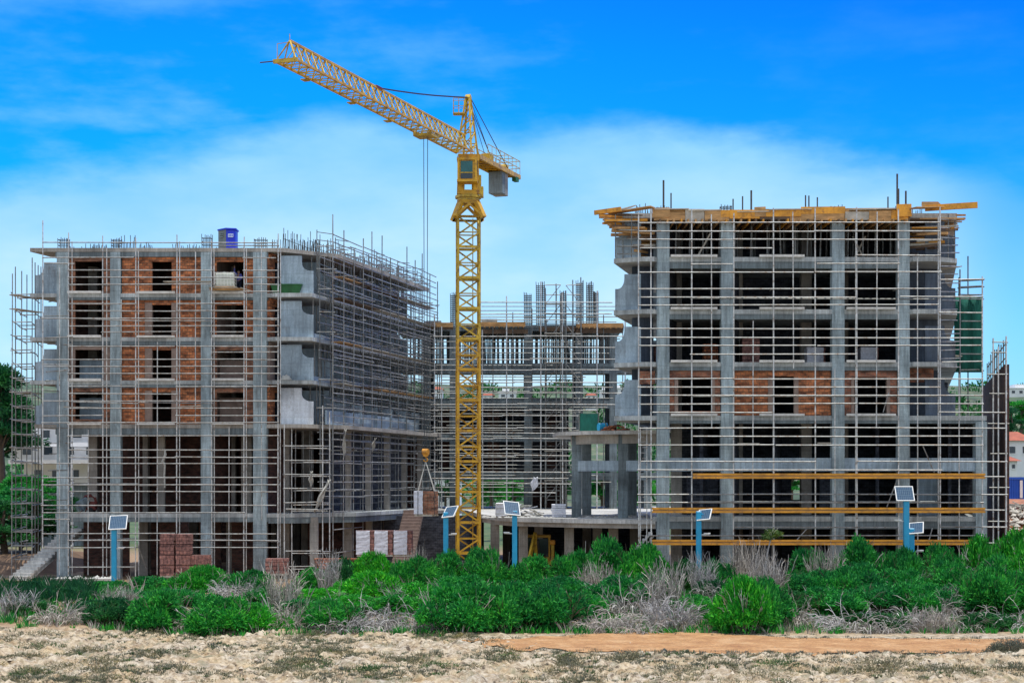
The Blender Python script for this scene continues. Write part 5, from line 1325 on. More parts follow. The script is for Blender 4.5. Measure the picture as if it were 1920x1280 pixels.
    for x, y in ((.13, -.06), (-.15, -.04)):
        MB().box(x-.05, x+.05, y-.13, y+.13, .0, .085).build('boot', M['hair'], p, bevel=.03)
    p.location = loc; p.rotation_euler.z = rot
    return p
person('worker in blue shirt with one arm raised beside the caged tank', (LX(443), 116.2, LEV[5][1]+.005), -.5)
# green tub on the corner balcony
t = thing('skip_tub', 'long green plastic tub on the top corner balcony of the left wing', 'tub', (LX(545), 115.6, LEV[5][1]))
z = LEV[5][1]
mb = MB(); x0, x1 = LX(508), LX(566)
mb.add([(x0+.15, 114.9, z+.01), (x1-.2, 114.9, z+.01), (x1-.2, 116, z+.01), (x0+.15, 116, z+.01), (x0, 114.8, z+.62), (x1, 114.8, z+.6), (x1, 116.1, z+.66), (x0, 116.1, z+.66)],
       [(0, 3, 2, 1), (0, 1, 5, 4), (1, 2, 6, 5), (2, 3, 7, 6), (3, 0, 4, 7)])
mb.build('tub_body', M['green_b'], t)
for a, b in (((x0, 114.8, z+.62), (x1, 114.8, z+.6)), ((x0, 116.1, z+.66), (x1, 116.1, z+.66)), ((x0, 114.8, z+.62), (x0, 116.1, z+.66)), ((x1, 114.8, z+.6), (x1, 116.1, z+.66))): MB().bar(a, b, .07, .06).build('rim', M['green_b'], t)
# crumpled white sheet on a lower balcony
def sheet(name, label, cat, fn, nu, nv, mat):
    t = thing(name, label, cat, fn(0, 0)); mb = MB()
    for i in range(nu+1):
        for j in range(nv+1): mb.v.append(fn(i/nu, j/nv))
    for i in range(nu):
        for j in range(nv): a = i*(nv+1)+j; mb.f.append((a, a+1, a+nv+2, a+nv+1))
    o = mb.build('cloth', mat, t, smooth=True); s_ = o.modifiers.new('thick', 'SOLIDIFY'); s_.thickness = .015
    return t
def crumple(u, v): return Vector((LX(524)+u*.85, 114.9+v*.5, LEV[3][1]+.03+.55*math.sin(math.pi*min(1, max(0, u)))*math.sin(math.pi*v)*(.6+.6*noise.noise(Vector((u*6, v*6, 0))))))
sheet('dust_sheet', 'crumpled white sheet heaped on a lower corner balcony of the left wing', 'sheet', crumple, 12, 8, M['cloth'])
def torn(x0, y0, x1, y1, w, Y):
    def f(u, v):
        a = P(x0, y0, Y); b = P(x1, y1, Y+.3); c_ = a+(b-a)*v; ww = w*(.2+.8*math.sin(math.pi*(.1+.8*v)))
        return c_+Vector(((u-.5)*ww+.06*math.sin(v*9+u*2), .1*math.sin(u*9+v*5), -.08*math.sin(u*5)-.1*u))
    return f
sheet('torn_sheet', 'torn grey sheet sagging from the open tower scaffold at the courtyard corner', 'sheet', torn(617, 898, 590, 958, .34, 114), 6, 12, M['cloth'])
sheet('torn_sheet', 'small grey bundle hung on the courtyard scaffold above the sagging sheet', 'sheet', torn(583, 882, 583, 912, .28, 114), 6, 10, M['cloth'])
sheet('torn_sheet', 'narrow pale rag hanging below the lowest balcony on the courtyard side', 'sheet', torn(647, 803, 644, 862, .2, 116), 5, 12, M['cloth'])
sheet('torn_sheet', 'pale rag hanging below the balcony deep in the courtyard side', 'sheet', torn(703, 820, 698, 845, .22, 120), 5, 8, M['cloth'])
sheet('torn_sheet', 'clear plastic bag caught on the rear scaffold above the board heap', 'sheet', torn(1004, 893, 1000, 918, .6, 137), 6, 8, M['wrap'])
t = thing('rope_bundle', 'frayed pale rope hanging in the tall opening of the left wing', 'rope', (FX(308), 114.4, 6.5))
rp = [P(309, 842, 114.4), P(310, 852, 114.4), P(305, 864, 114.4), P(309, 872, 114.4), P(308, 890, 114.4), P(309, 914, 114.4)]
MB().path(rp, [.05, .1, .09, .07, .06, .05], 6).build('rope', M['cloth'], t); MB().path([rp[1], P(303, 866, 114.3)], .04, 5).build('rope_end', M['cloth'], t)
# concrete mixer on the first floor
t = thing('concrete_mixer', 'small concrete mixer with dull red hood on the first slab of the left wing', 'mixer', (LX(152), 116.5, LEV[1][1]))
z = LEV[1][1]; x = LX(150)
MB().tube((x-.35, 116.2, z+.45), (x+.15, 116.5, z+.95), .42, 14, r2=.24).build('drum', M['conc'], t); 
hood = [(x-.25, 116.75, z+.9), (x-.1, 116.75, z+1.15), (x+.3, 116.75, z+1.22), (x+.6, 116.75, z+1.05), (x+.72, 116.75, z+.6)]
MB().path(hood, [.07, .1, .12, .1, .08], 8).build('hood', M['mach_r'], t); MB().box(x+.0, x+.7, 116.5, 117.1, z+.2, z+.8).build('motor_box', M['mach_r'], t, bevel=.04)
for yy in (116.4, 117.2): MB().tube((x+.35, yy, z+.2), (x+.35, yy+.1, z+.2), .2, 12).build('wheel', M['tyre'], t)
for dx in (-.4, .0): MB().bar((x+dx, 116.4, z), (x+.1, 116.5, z+.5), .06, .06).build('leg', M['mach_r'], t)

# ------------------------------------------------------------------ yellow backhoe under the terrace
ex_ = thing('backhoe', 'yellow backhoe digger seen from behind under the terrace slab', 'digger', (PX(1010, 108), 108.5, 0))
cx, cy = PX(1010, 108), 110.4
def ebox(n, x0, x1, y0, y1, z0, z1, m, bv=.04, par=None): return MB().box(cx+x0, cx+x1, cy+y0, cy+y1, z0, z1).build(n, M[m], par or ex_, bevel=bv)
ebox('chassis', -.75, .75, -.5, 3.6, .75, 1.35, 'crane')
ebox('bonnet', -.5, .5, 1.9, 3.7, 1.36, 2.0, 'crane')
cb_ = MB()
for x in (-.75, .75):
    for y in (-.1, 1.7): cb_.bar((cx+x, cy+y, 1.35), (cx+x, cy+y, 3.05), .12, .12)
cb_.box(cx-.85, cx+.85, cy-.2, cy+1.8, 3.05, 3.2); cb_.box(cx-.8, cx+.8, cy-.1, cy+1.7, 1.36, 1.75)
co = cb_.build('cab_frame', M['crane'], ex_)
ebox('window', -.68, .68, -.09, -.05, 1.8, 2.98, 'pane', 0, co)
for x in (-1.05, .7):
    for y, r in ((.3, .72), (3.1, .48)):
        w_ = MB().tube((cx+x, cy+y, r), (cx+x+.38, cy+y, r), r, 22).build('wheel', M['tyre'], ex_)
        MB().tube((cx+x-.012, cy+y, r), (cx+x+.39, cy+y, r), r*.52, 14).build('rim', M['crane'], w_)
MB().bar((cx-.1, cy-.7, 1.1), (cx-.2, cy-1.3, 3.4), .2, .28).build('boom', M['crane_d'], ex_)
MB().bar((cx-.2, cy-1.3, 3.4), (cx-.65, cy-1.9, 1.5), .16, .24).build('dipper_arm', M['crane_d'], ex_)
MB().tube((cx+.1, cy-.8, 1.6), (cx-.05, cy-1.35, 2.9), .07, 8).build('ram', M['cable'], ex_)
bk = MB().add([(cx-.95, cy-2.2, 1.5), (cx-.35, cy-2.2, 1.5), (cx-.35, cy-1.7, 1.6), (cx-.95, cy-1.7, 1.6), (cx-.9, cy-2.1, .9), (cx-.4, cy-2.1, .9), (cx-.4, cy-1.6, .85), (cx-.9, cy-1.6, .85)], [(0, 1, 2, 3), (7, 6, 5, 4), (0, 4, 5, 1), (1, 5, 6, 2), (2, 6, 7, 3), (3, 7, 4, 0)])
bk.build('bucket', M['crane_d'], ex_)
for x in (-1.05, .85): ebox('stabiliser', x, x+.22, -.75, -.5, .5, 2.6, 'crane_d'); ebox('stabiliser_head', x-.06, x+.28, -.8, -.45, 2.6, 2.9, 'beam_y')
ebox('light', .55, .95, -.62, -.5, 1.25, 1.6, 'beam_y')

# ------------------------------------------------------------------ solar lamp posts
def solar_lamp(label, px, py0, py1, Y, panel_c, yaw_, pitch, wv, hv, side=1, roll=0):
    """py0..py1: foot and top of the post; panel_c: centre of the panel"""
    x = PX(px, Y); zt = PZ(py1, Y); c_ = P(panel_c[0], panel_c[1], Y)
    t = thing('solar_lamp_post', label, 'solar lamp', (x, Y, 0), 'cyan solar lamp posts along the shrubs')
    MB().box(x-.15, x+.15, Y-.15, Y+.15, -.4, zt).build('post', M['post'], t, bevel=.025)
    MB().box(x-.3, x+.3, Y-.3, Y+.3, -.4, g(x, Y)+.12).build('foot_plate', M['conc'], t)
    ar = MB().bar((x+.15*side, Y, zt-1.35), (x+.62*side, Y-.1, zt-1.33), .05, .06).build('lamp_arm', M['white'], t)
    MB().box(min(x+.3*side, x+.66*side), max(x+.3*side, x+.66*side), Y-.2, Y+.05, zt-1.31, zt-1.25).build('lamp_head', M['white'], t)
    pn = MB().box(-wv/2+.03, wv/2-.03, -hv/2+.03, hv/2-.03, -.02, .022).build('solar_panel', M['solar'], t)
    fr = MB()
    for a in ((-wv/2, wv/2, -hv/2, -hv/2+.045), (-wv/2, wv/2, hv/2-.045, hv/2), (-wv/2, -wv/2+.045, -hv/2+.045, hv/2-.045), (wv/2-.045, wv/2, -hv/2+.045, hv/2-.045)): fr.box(*a, -.03, .032)
    fo = fr.build('panel_frame', M['white'], pn); fo.location = (0, 0, 0)
    bkp = MB().box(-wv/2+.05, wv/2-.05, -hv/2+.05, hv/2-.05, -.05, -.022).build('panel_back', M['white'], pn); bkp.location = (0, 0, 0)
    pn.location = Vector(c_)-t.location; pn.rotation_euler = (pitch, roll, yaw_)
    MB().bar((x, Y, zt-.05), c_+Vector((0, .06, -.04)), .07, .07).build('panel_bracket', M['post'], t)
    return t
R_ = math.radians
solar_lamp('cyan solar lamp post standing before the left wing, leftmost of all', 214, 1085, 988, 105, (221.5, 979), R_(4), R_(48), 1.12, 1.15, 1, R_(-2))
solar_lamp('cyan solar lamp post directly left of the crane mast', 836, 1033, 960, 100, (844, 959), R_(-28), R_(42), .85, .95, 1, R_(-6))
solar_lamp('cyan solar lamp post right of the crane mast before the terrace', 965, 1052, 957, 98, (959.5, 952.5), R_(16), R_(50), .98, 1.02, -1, R_(6))
solar_lamp('slim cyan solar lamp post before the left columns of the right wing', 1310, 1048, 958, 96, (1321, 964.5), R_(-24), R_(42), .8, .9, 1, R_(-6))
solar_lamp('tallest cyan solar lamp post with a square gridded panel, before the right wing', 1699, 1032, 932, 94, (1696, 925), R_(2), R_(60), 1.05, .95, -1)
solar_lamp('shorter cyan solar lamp post close beside the tallest one', 1709, 1030, 990, 96, (1718, 989.5), R_(-20), R_(44), .84, .9, 1, R_(-5))
# ------------------------------------------------------------------ shrubs
def leaf_mesh(name, lobes, count, ll, lw, mat, seed, droop=0.0, shell=.35, long_=0.0):
    """many small narrow leaves spread through the outer part of a few overlapping lobes (centre, radii)"""
    rs = np.random.RandomState(seed)
    vol = np.array([l[3]*l[4]*l[5] for l in lobes])**.72; pr = vol/vol.sum()
    k = rs.choice(len(lobes), count, p=pr)
    L = np.array(lobes)[k]
    d = rs.normal(size=(count, 3)); d[:, 2] = np.abs(d[:, 2])*1.0-.18; d /= np.linalg.norm(d, axis=1)[:, None]
    rad = 1-shell*rs.rand(count)**1.6
    # ragged surface: the shell swells and dips in clumps
    ph = rs.rand(6)*6.28
    ang = np.arctan2(d[:, 1], d[:, 0])
    rad *= 1+.10*np.sin(ang*5+ph[0]+d[:, 2]*4)+.07*np.sin(ang*9+ph[1]-d[:, 2]*7)+.05*np.sin(d[:, 2]*14+ph[2]+ang*2)
    pos = L[:, :3]+d*L[:, 3:6]*rad[:, None]
    up = np.array([0, 0, 1.0])
    dirn = d*.9+up*(.42-droop)+rs.normal(size=(count, 3))*.55; dirn /= np.linalg.norm(dirn, axis=1)[:, None]
    side = np.cross(dirn, rs.normal(size=(count, 3))); side /= np.linalg.norm(side, axis=1)[:, None]
    ln = ll*(.6+.8*rs.rand(count))*(1+long_*(rs.rand(count) < .08)*2); wd = lw*(.7+.6*rs.rand(count))
    a = pos-side*wd[:, None]/2; b = pos+side*wd[:, None]/2
    m_ = pos+dirn*ln[:, None]*.6
    c = m_+side*wd[:, None]*.42; e = m_-side*wd[:, None]*.42
    tip = pos+dirn*ln[:, None]+up*(-.12*ln[:, None])
    keep = pos[:, 2] > -.05
    a, b, c, e, tip = a[keep], b[keep], c[keep], e[keep], tip[keep]; n = len(a)
    V_ = np.stack([a, b, c, tip, e], 1).reshape(-1, 3)
    me = bpy.data.meshes.new(name)
    me.vertices.add(n*5); me.vertices.foreach_set('co', V_.astype(np.float32).ravel())
    me.loops.add(n*5); me.loops.foreach_set('vertex_index', np.arange(n*5, dtype=np.int32))
    me.polygons.add(n); me.polygons.foreach_set('loop_start', np.arange(0, n*5, 5, dtype=np.int32)); 
    me.update(calc_edges=True); me.materials.append(mat)
    return me
def twig_mesh(name, count, R, H, mat, seed, curl=.5, thick=.011, lean_=(.05, .85), sag=(-.9, .3)):
    """bare curving twigs fanning out of a base, each with a few side shoots"""
    rs = random.Random(seed); mb = MB()
    for i in range(count):
        a = rs.uniform(0, 6.283); r0 = R*.62*math.sqrt(rs.random())
        p = Vector((r0*math.cos(a), r0*math.sin(a)*.8, 0)); lean = rs.uniform(*lean_)
        d = Vector((math.cos(a)*lean, math.sin(a)*lean*.8, 1)).normalized(); ln = H*rs.uniform(.55, 1.15); n = 5
        pts = [p.copy()]; bend = Vector((rs.uniform(-1, 1), rs.uniform(-1, 1), rs.uniform(*sag)))*curl
        for k in range(n):
            p = p+d*(ln/n); pts.append(p.copy()); d = (d+bend*.22+Vector((rs.uniform(-.2, .2), rs.uniform(-.2, .2), rs.uniform(-.1, .1)))).normalized()
        rr = thick*rs.uniform(.8, 1.7)
        mb.path(pts, [rr*(1-.13*k) for k in range(len(pts))], 3)
        for s in range(rs.randint(1, 3)):
            k = rs.randint(2, n-1); q = pts[k]; dd = (d+Vector((rs.uniform(-1, 1), rs.uniform(-1, 1), rs.uniform(-.1, .8)))).normalized(); l2 = ln*rs.uniform(.18, .4)
            mb.path([q, q+dd*l2*.5+Vector((0, 0, .02)), q+dd*l2+bend*.05], [rr*.7, rr*.55, rr*.35], 3)
    me = bpy.data.meshes.new(name); me.from_pydata(mb.v, [], mb.f); me.update(); me.materials.append(mat); return me
def obj(name, me, parent=None):
    o = bpy.data.objects.new(name, me); C.objects.link(o)
    if parent: o.parent = parent
    return o
def lobes_for(seed, n, w, h):
    rs = random.Random(seed); out = [(0, 0, h*.30, w*.55, w*.5, h*.62)]
    for i in range(n):
        a = 6.283*i/n+rs.uniform(-.4, .4); r = w*rs.uniform(.38, .66); s = rs.uniform(.28, .46)
        out.append((math.cos(a)*r, math.sin(a)*r*.85, h*rs.uniform(.12, .42), w*s, w*s*.95, h*rs.uniform(.34, .52)))
    for i in range(3): out.append((rs.uniform(-.35, .35)*w, rs.uniform(-.3, .3)*w, h*rs.uniform(.5, .66), w*.3, w*.28, h*.36))
    return out
GREEN = []
for i, (mt, cnt, ll, lw_) in enumerate((('leaf', 20000, .125, .040), ('leaf', 20000, .115, .040), ('leaf', 19000, .14, .036), ('leaf_y', 20000, .12, .040), ('leaf_d', 19000, .12, .038))):
    t = thing('green_shrub', 'shrub', 'shrub')
    obj('foliage', leaf_mesh('foliage', lobes_for(20+i, 7, 1.5, 1.25), cnt, ll, lw_, M[mt], 50+i, shell=.5, long_=.25), t)
    obj('stems', twig_mesh('stems', 46, 1.3, 1.2, M['twig' if i % 2 else 'bark'], 80+i, .5, .0115, (.1, 1.1)), t)
    GREEN.append(Placer(t))
DRY = []
for i in range(6):
    t = thing('dry_shrub', 'dry', 'dry shrub')
    cnt, R_s, H_s, curl, ln_, sg = ((170, 1.25, 1.05, .8, (.05, 1.0), (-.9, .3)), (200, 1.4, 1.1, 1.1, (.3, 1.6), (-1.6, -.2)), (210, 1.6, 1.15, 1.5, (.5, 2.4), (-2.2, -.5)), (130, 1.1, 1.1, 1.0, (.05, .7), (-.6, .6)), (190, 1.5, 1.0, 1.3, (.4, 2.0), (-2.0, -.3)), (190, 1.7, 1.2, 1.7, (.3, 2.6), (-2.4, -.4)))[i]
    obj('twigs', twig_mesh('twigs', cnt, R_s, H_s, M['twig'], 120+i, curl, .0125, ln_, sg), t)
    DRY.append(Placer(t))
TOPS = [(0, 1085), (80, 1090), (160, 1094), (210, 1085), (300, 1076), (380, 1062), (440, 1064), (520, 1074), (600, 1066), (650, 1050), (700, 1036), (760, 1052), (830, 1038), (900, 1030), (950, 1056), (1000, 1046), (1080, 1040), (1140, 1016), (1200, 1026), (1260, 1052), (1330, 1056), (1400, 1042), (1470, 1038), (1540, 1032), (1610, 1014), (1680, 1034), (1760, 1030), (1830, 1010), (1960, 1002)]
def topline(x): return lerp_poly(TOPS, max(0, min(1959, x)))
# rear row: their tops make the skyline of the thicket; (px, depth, width scale, kind, words)
BACK = [(70, 91, 1.0, 4, 'low dark shrub just left of the rubble at the left wing'),
 (205, 90, .9, 1, 'small green shrub at the foot of the leftmost solar lamp'), (285, 92, 1.1, 0, 'green shrub below the left one of the tall pink stacks'), (375, 91, 1.1, 3, 'bright yellow green shrub below the low pink stack'),
 (470, 92, 1.0, 2, 'green shrub before the last front column of the left wing'), (590, 92, 1.1, 0, 'green shrub below the open tower scaffold'), (655, 93, 1.0, 4, 'dark green shrub just left of the white wrapped pallets'),
 (705, 93, 1.05, 3, 'bright rounded shrub directly below the white wrapped pallets'), (775, 91, 1.0, 2, 'green shrub between the concrete stair and the crane'), (838, 93, 1.0, 0, 'green shrub at the foot of the lamp left of the crane'),
 (905, 93, 1.1, 1, 'tall green shrub at the foot of the crane mast'), (1000, 92, 1.1, 0, 'green shrub below the yellow backhoe'), (1075, 93, 1.1, 2, 'green shrub below the terrace columns right of the backhoe'),
 (1140, 94, 1.25, 1, 'tall rounded shrub below the pavilion, its top the highest there'), (1205, 93, 1.1, 0, 'green shrub at the foot of the right concrete stair'), (1275, 91, .85, 4, 'dark low shrub just left of the slim solar lamp'),
 (1345, 90, .8, 2, 'low green shrub just right of the slim solar lamp'), (1520, 92, 1.1, 0, 'green shrub right of the pale sapling before the right wing'), (1612, 93, 1.25, 1, 'tall green shrub peaking left of the tallest solar lamp'),
 (1690, 92, 1.0, 2, 'green shrub round the feet of the paired solar lamps'), (1765, 93, 1.15, 0, 'green shrub right of the paired solar lamps'), (1835, 94, 1.25, 3, 'bright green shrub before the end column of the right wing'), (1920, 94, 1.35, 3, 'large bright green shrub at the right edge below the blue container')]
MID = [(35, 85, 1.0, 4, 'dull dark shrub left of the low kerb wall'), (130, 85, .9, 4, 'dull dark shrub directly in front of the low kerb wall'), (250, 84, 1.15, 0, 'broad dark green shrub in the middle of the left thicket below the leftmost lamp'), (335, 83, 1.1, 1, 'green shrub in the left thicket below the pink stacks, middle row'),
 (500, 84, 1.0, 2, 'green shrub in the middle row between two dry shrubs left of center'), (585, 85, 1.2, 3, 'bright shrub in the middle row below the orange block row'), (690, 86, 1.3, 3, 'broad bright shrub in the middle row below the wrapped pallets'), (775, 84, 1.2, 3, 'bright shrub in the middle row below the hanging pallet'),
 (860, 85, 1.3, 1, 'green shrub in the middle row straight below the crane'), (1050, 85, 1.2, 2, 'dark green shrub in the middle row below the backhoe'), (1225, 86, 1.0, 0, 'green shrub in the middle row behind the pale grey brush'),
 (1340, 84, .9, 4, 'dark green shrub in the middle row below the slim lamp'), (1520, 85, 1.2, 2, 'blue green shrub in the middle row right of the sapling'), (1600, 84, 1.25, 0, 'green shrub in the middle row behind the grey twig tangle'), (1690, 85, 1.25, 1, 'green shrub in the middle row below the tallest lamp'),
 (1780, 86, 1.3, 0, 'green shrub in the middle row right of the paired lamps'), (1870, 86, 1.35, 1, 'broad green shrub in the middle row near the right edge'), (1945, 85, 1.2, 3, 'bright shrub in the middle row cut by the right edge')]
MIDLOW = [(60, 81, 1.0, 4, 'dull green shrub between the two dry brushes at the far left'), (170, 80.5, 1.0, 4, 'dull green shrub at the left, just right of the low kerb wall foot'), (455, 80, 1.0, 2, 'green shrub low in the thicket left of the arching grey shrub'),
 (560, 81, 1.1, 1, 'green shrub low in the thicket right of the arching grey shrub'), (660, 81.5, 1.1, 3, 'bright shrub just above the big grey tangle left of center'), (740, 81, 1.1, 0, 'green shrub just above the flattened grey twigs'), (825, 80, 1.2, 3, 'bright shrub in the lower row left of the crane line'),
 (1085, 80.5, 1.2, 2, 'green shrub in the lower row at the left of the grey path tangle'), (1160, 83, 1.2, 1, 'green shrub rising behind the grey path tangle'), (1300, 81, 1.0, 0, 'green shrub in the lower row left of the rounded bright shrub'),
 (1490, 81, 1.1, 4, 'dark green shrub in the lower row right of the bleached dry shrub'), (1555, 80.5, 1.25, 0, 'green shrub in the lower row left of the large pale tangle'), (1640, 81, 1.25, 2, 'green shrub in the lower row just above the large pale tangle'), (1720, 80.5, 1.2, 1, 'green shrub in the lower row under the paired lamps'), (1790, 81, 1.25, 0, 'green shrub in the lower row right of the paired lamps, above the tangle'), (1850, 80, 1.2, 2, 'green shrub in the lower row near the right end'), (1925, 80.5, 1.3, 1, 'green shrub in the lower row at the right edge')]
FRONT = [(205, 78.5, .9, 4, 'dark low shrub at the front of the left thicket'), (300, 78, 1.0, 0, 'deep green shrub leaning over the rock at left'), (415, 77.5, 1.1, 1, 'green shrub at the front, right of the left thicket gap'), (480, 77.5, .8, 3, 'small bright shrub at the front before the pale grey brush'),
 (620, 78, .9, 2, 'green shrub at the front left of the big grey twig tangle'), (865, 77.5, 1.15, 1, 'green shrub at the front just left of where the orange path begins'), (945, 77.5, 1.1, 0, 'deep green shrub at the front where the orange path begins'), (1035, 78, 1.05, 2, 'dark green shrub at the front above the left end of the path'),
 (1385, 77, 1.0, 3, 'small rounded bright shrub standing alone at the front beside the path'), (1430, 77.8, .85, 0, 'dark shrub at the front just right of the rounded bright one'), (1640, 78, .9, 4, 'dark shrub at the front under the grey twig tangle at right'), (1860, 78.5, 1.0, 4, 'dark low shrub at the front near the right edge')]
def shrub(px, Y, ws, kind, lab, top, grp):
    x = PX(px, Y); gz = g(x, Y); h = max(.55, PZ(top, Y)-gz)
    GREEN[kind]((x, Y, gz-.05), rnd(0, 6.28), (ws*1.15, ws*1.0, h/1.13), lab, grp)
for px, Y, ws, kd, lab in BACK: shrub(px, Y, ws, kd, lab, topline(px)+rnd(0, 5), 'green shrubs of the thicket')
for px, Y, ws, kd, lab in MID: shrub(px, Y, ws, kd, lab, topline(px)+38+rnd(-6, 10), 'green shrubs of the thicket')
for px, Y, ws, kd, lab in MIDLOW: shrub(px, Y, ws*1.08, kd, lab, topline(px)+rnd(62, 80) if px > 180 else topline(px)+45, 'green shrubs of the thicket')
for px, Y, ws, kd, lab in FRONT:
    Y -= (2.9 if 280 < px < 880 else 1.9); ws *= 1.15
    top = {1385: 1088, 1430: 1092, 300: 1110, 205: 1125, 415: 1122, 480: 1135, 620: 1128, 865: 1100, 945: 1098, 1035: 1105, 1640: 1150, 1860: 1150}[px]
    shrub(px, Y, ws, kd, lab, top, 'green shrubs of the thicket')
DRYS = [(30, 80, 1.1, 1110, 0, 'dull dry brush at the far left edge above the rock'), (110, 79, 1.0, 1105, 1, 'dry brown brush before the low kerb wall'), (225, 82, .9, 1100, 0, 'dry brush left of the deep green shrub leaning over the rock'), (345, 78, .8, 1135, 1, 'pale dry brush low at the front between two left shrubs'),
 (445, 84, 1.0, 1078, 1, 'grey dry shrub below the last front column of the left wing'), (530, 81, 1.1, 1070, 0, 'tall pale dry shrub left of center, in front of the left wing corner'), (545, 78, .9, 1120, 1, 'arching grey dry shrub at the front left of center'), (615, 90, .9, 1045, 0, 'thin bare shrub rising before the orange block row'),
 (690, 79, 1.3, 1100, 2, 'big grey tangle of arching twigs left of center'), (770, 78, 1.1, 1118, 2, 'grey tangle of flattened twigs beside the bright front shrubs'), (640, 77, 1.0, 1135, 1, 'low grey tangle of twigs at the front left of center'), (780, 92, .6, 1035, 0, 'thin dry brush between the stair and the crane'), 
 (1120, 88, .9, 1060, 0, 'pale dry brush below the pavilion'), (1190, 80, 1.2, 1075, 1, 'large grey dry shrub in the middle right of the path start'), (1130, 78, 1.2, 1110, 2, 'grey brown tangle of twigs over the path start'), (1250, 81, 1.2, 1062, 0, 'pale tall dry brush left of the slim solar lamp'), (1260, 78, 1.1, 1105, 1, 'grey dry shrub at the front below the slim solar lamp'), (1195, 77, 1.0, 1130, 2, 'low grey tangle at the path edge in the middle'),
 (1315, 86, .9, 1050, 0, 'pale dry brush round the foot of the slim solar lamp'), (1405, 90, 1.0, 1024, 0, 'tall bleached bare shrub left of the sapling'), (1440, 85, 1.1, 1048, 0, 'bleached bare shrub in front of the sapling'), (1470, 79, 1.0, 1085, 1, 'bleached dry shrub right of the rounded bright one'), (1345, 83, .9, 1070, 1, 'pale dry brush above the rounded bright shrub'),
 (1545, 90, .8, 1032, 0, 'thin grey brush behind the tall right shrub'), (1590, 78, 1.3, 1112, 2, 'large pale tangle of arching twigs before the right wing'), (1680, 78, 1.2, 1118, 2, 'brown grey tangle right of the large pale tangle'), (1650, 77, 1.0, 1140, 1, 'low pale twigs at the path edge on the right'), (1760, 80, 1.0, 1100, 1, 'thin dry brush below the paired lamps on the right'), (1800, 78, 1.2, 1125, 2, 'grey tangle of twigs near the right edge'), (1745, 77.2, .9, 1140, 0, 'low dry brush on the right just above the path'), (1915, 78, 1.1, 1120, 2, 'grey tangle of twigs cut by the right edge'), ]
for px, Y, ws, top, kd, lab in DRYS:
    if Y < 80: Y -= (2.8 if 280 < px < 880 else 2.0)
    x = PX(px, Y); gz = g(x, Y); h = max(.5, PZ(top, Y)-gz)
    DRY[kd+3*(int(px) // 10 % 2)]((x, Y, gz-.03), rnd(0, 6.28), (ws*1.05, ws, h/.95), lab, 'dry shrubs of the thicket')
# pale sapling
t = thing('sapling', 'spindly pale sapling with a tuft of leaves before the right wing', 'sapling', (PX(1448, 88), 88, 0))
b0 = P(1432, 1085, 88); b1 = P(1440, 1030, 88); b2 = P(1447, 1004, 88)
MB().path([b0, b1, b2], [.05, .04, .025], 6).build('trunk', M['twig'], t)
mb = MB()
for i in range(9):
    q = P(1449+rnd(-20, 20), 1000+rnd(-12, 12), 88+rnd(-.4, .4)); mb.path([b1+(b2-b1)*rnd(.3, 1), (b2+q)/2+Vector((0, 0, .06)), q], [.018, .013, .008], 4)
mb.build('branches', M['twig'], t)
lm = leaf_mesh('crown', [(b2.x, 88, b2.z-.05, .42, .4, .36), (b2.x-.25, 88, b2.z-.2, .25, .25, .2), (b2.x+.3, 88, b2.z+.02, .25, .25, .2)], 700, .15, .035, M['tussock_g'], 5, shell=.9)
o = obj('crown', lm, t); o.location = -t.location
# undergrowth that nobody could count, along the whole foot of the thicket
def scatter(name, n, region, mat, hh, label, blades=16, wid=.02, kindname='grass'):
    mb = MB()
    for i in range(n):
        X, Y = region(); z = g(X, Y); s = rnd(.6, 1.4)
        for b_ in range(blades):
            a = rnd(0, 6.283); r = rnd(0, .22)*s; p = Vector((X+r*math.cos(a), Y+r*math.sin(a), z-.02)); h = hh*s*rnd(.5, 1.2); l = rnd(.1, .7)
            q = p+Vector((math.cos(a)*h*l, math.sin(a)*h*l, h)); sd = Vector((-math.sin(a), math.cos(a), 0))*wid*rnd(.6, 1.3)
            m_ = (p+q)/2+Vector((0, 0, h*.12))
            mb.add([p-sd, p+sd, m_+sd*.8, q, m_-sd*.8], [(0, 1, 2, 3, 4)])
    return tag(mb.build(name, mat), label, None, None, 'stuff')
def reg_foot():
    while True:
        px = rnd(-30, 1950); Y = (73.0 if 280 < px < 880 else 74.2)+5.5*random.random()**1.3
        if px < 170: Y += rnd(0, 8)
        return PX(px, Y), Y
scatter('undergrowth', 900, reg_foot, M['leaf'], .30, 'dark grass fringe along the foot of the thicket', 15, .02)
scatter('undergrowth', 300, reg_foot, M['twig'], .42, 'dry grey stalks along the foot of the thicket', 9, .012)
def reg_mid():
    px = rnd(-30, 1950); Y = rnd(77, 95); return PX(px, Y), Y
scatter('undergrowth', 2600, reg_mid, M['leaf'], .32, 'green grass filling the gaps between the shrubs', 16, .02)
scatter('undergrowth', 160, reg_mid, M['twig'], .8, 'bleached stalks poking up between the shrubs', 7, .012)
def reg_left():
    px = rnd(-60, 170); Y = rnd(82, 104); return PX(px, Y), Y
scatter('undergrowth', 420, reg_left, M['leaf_d'], .7, 'dull green grass below the left stair', 16, .022)
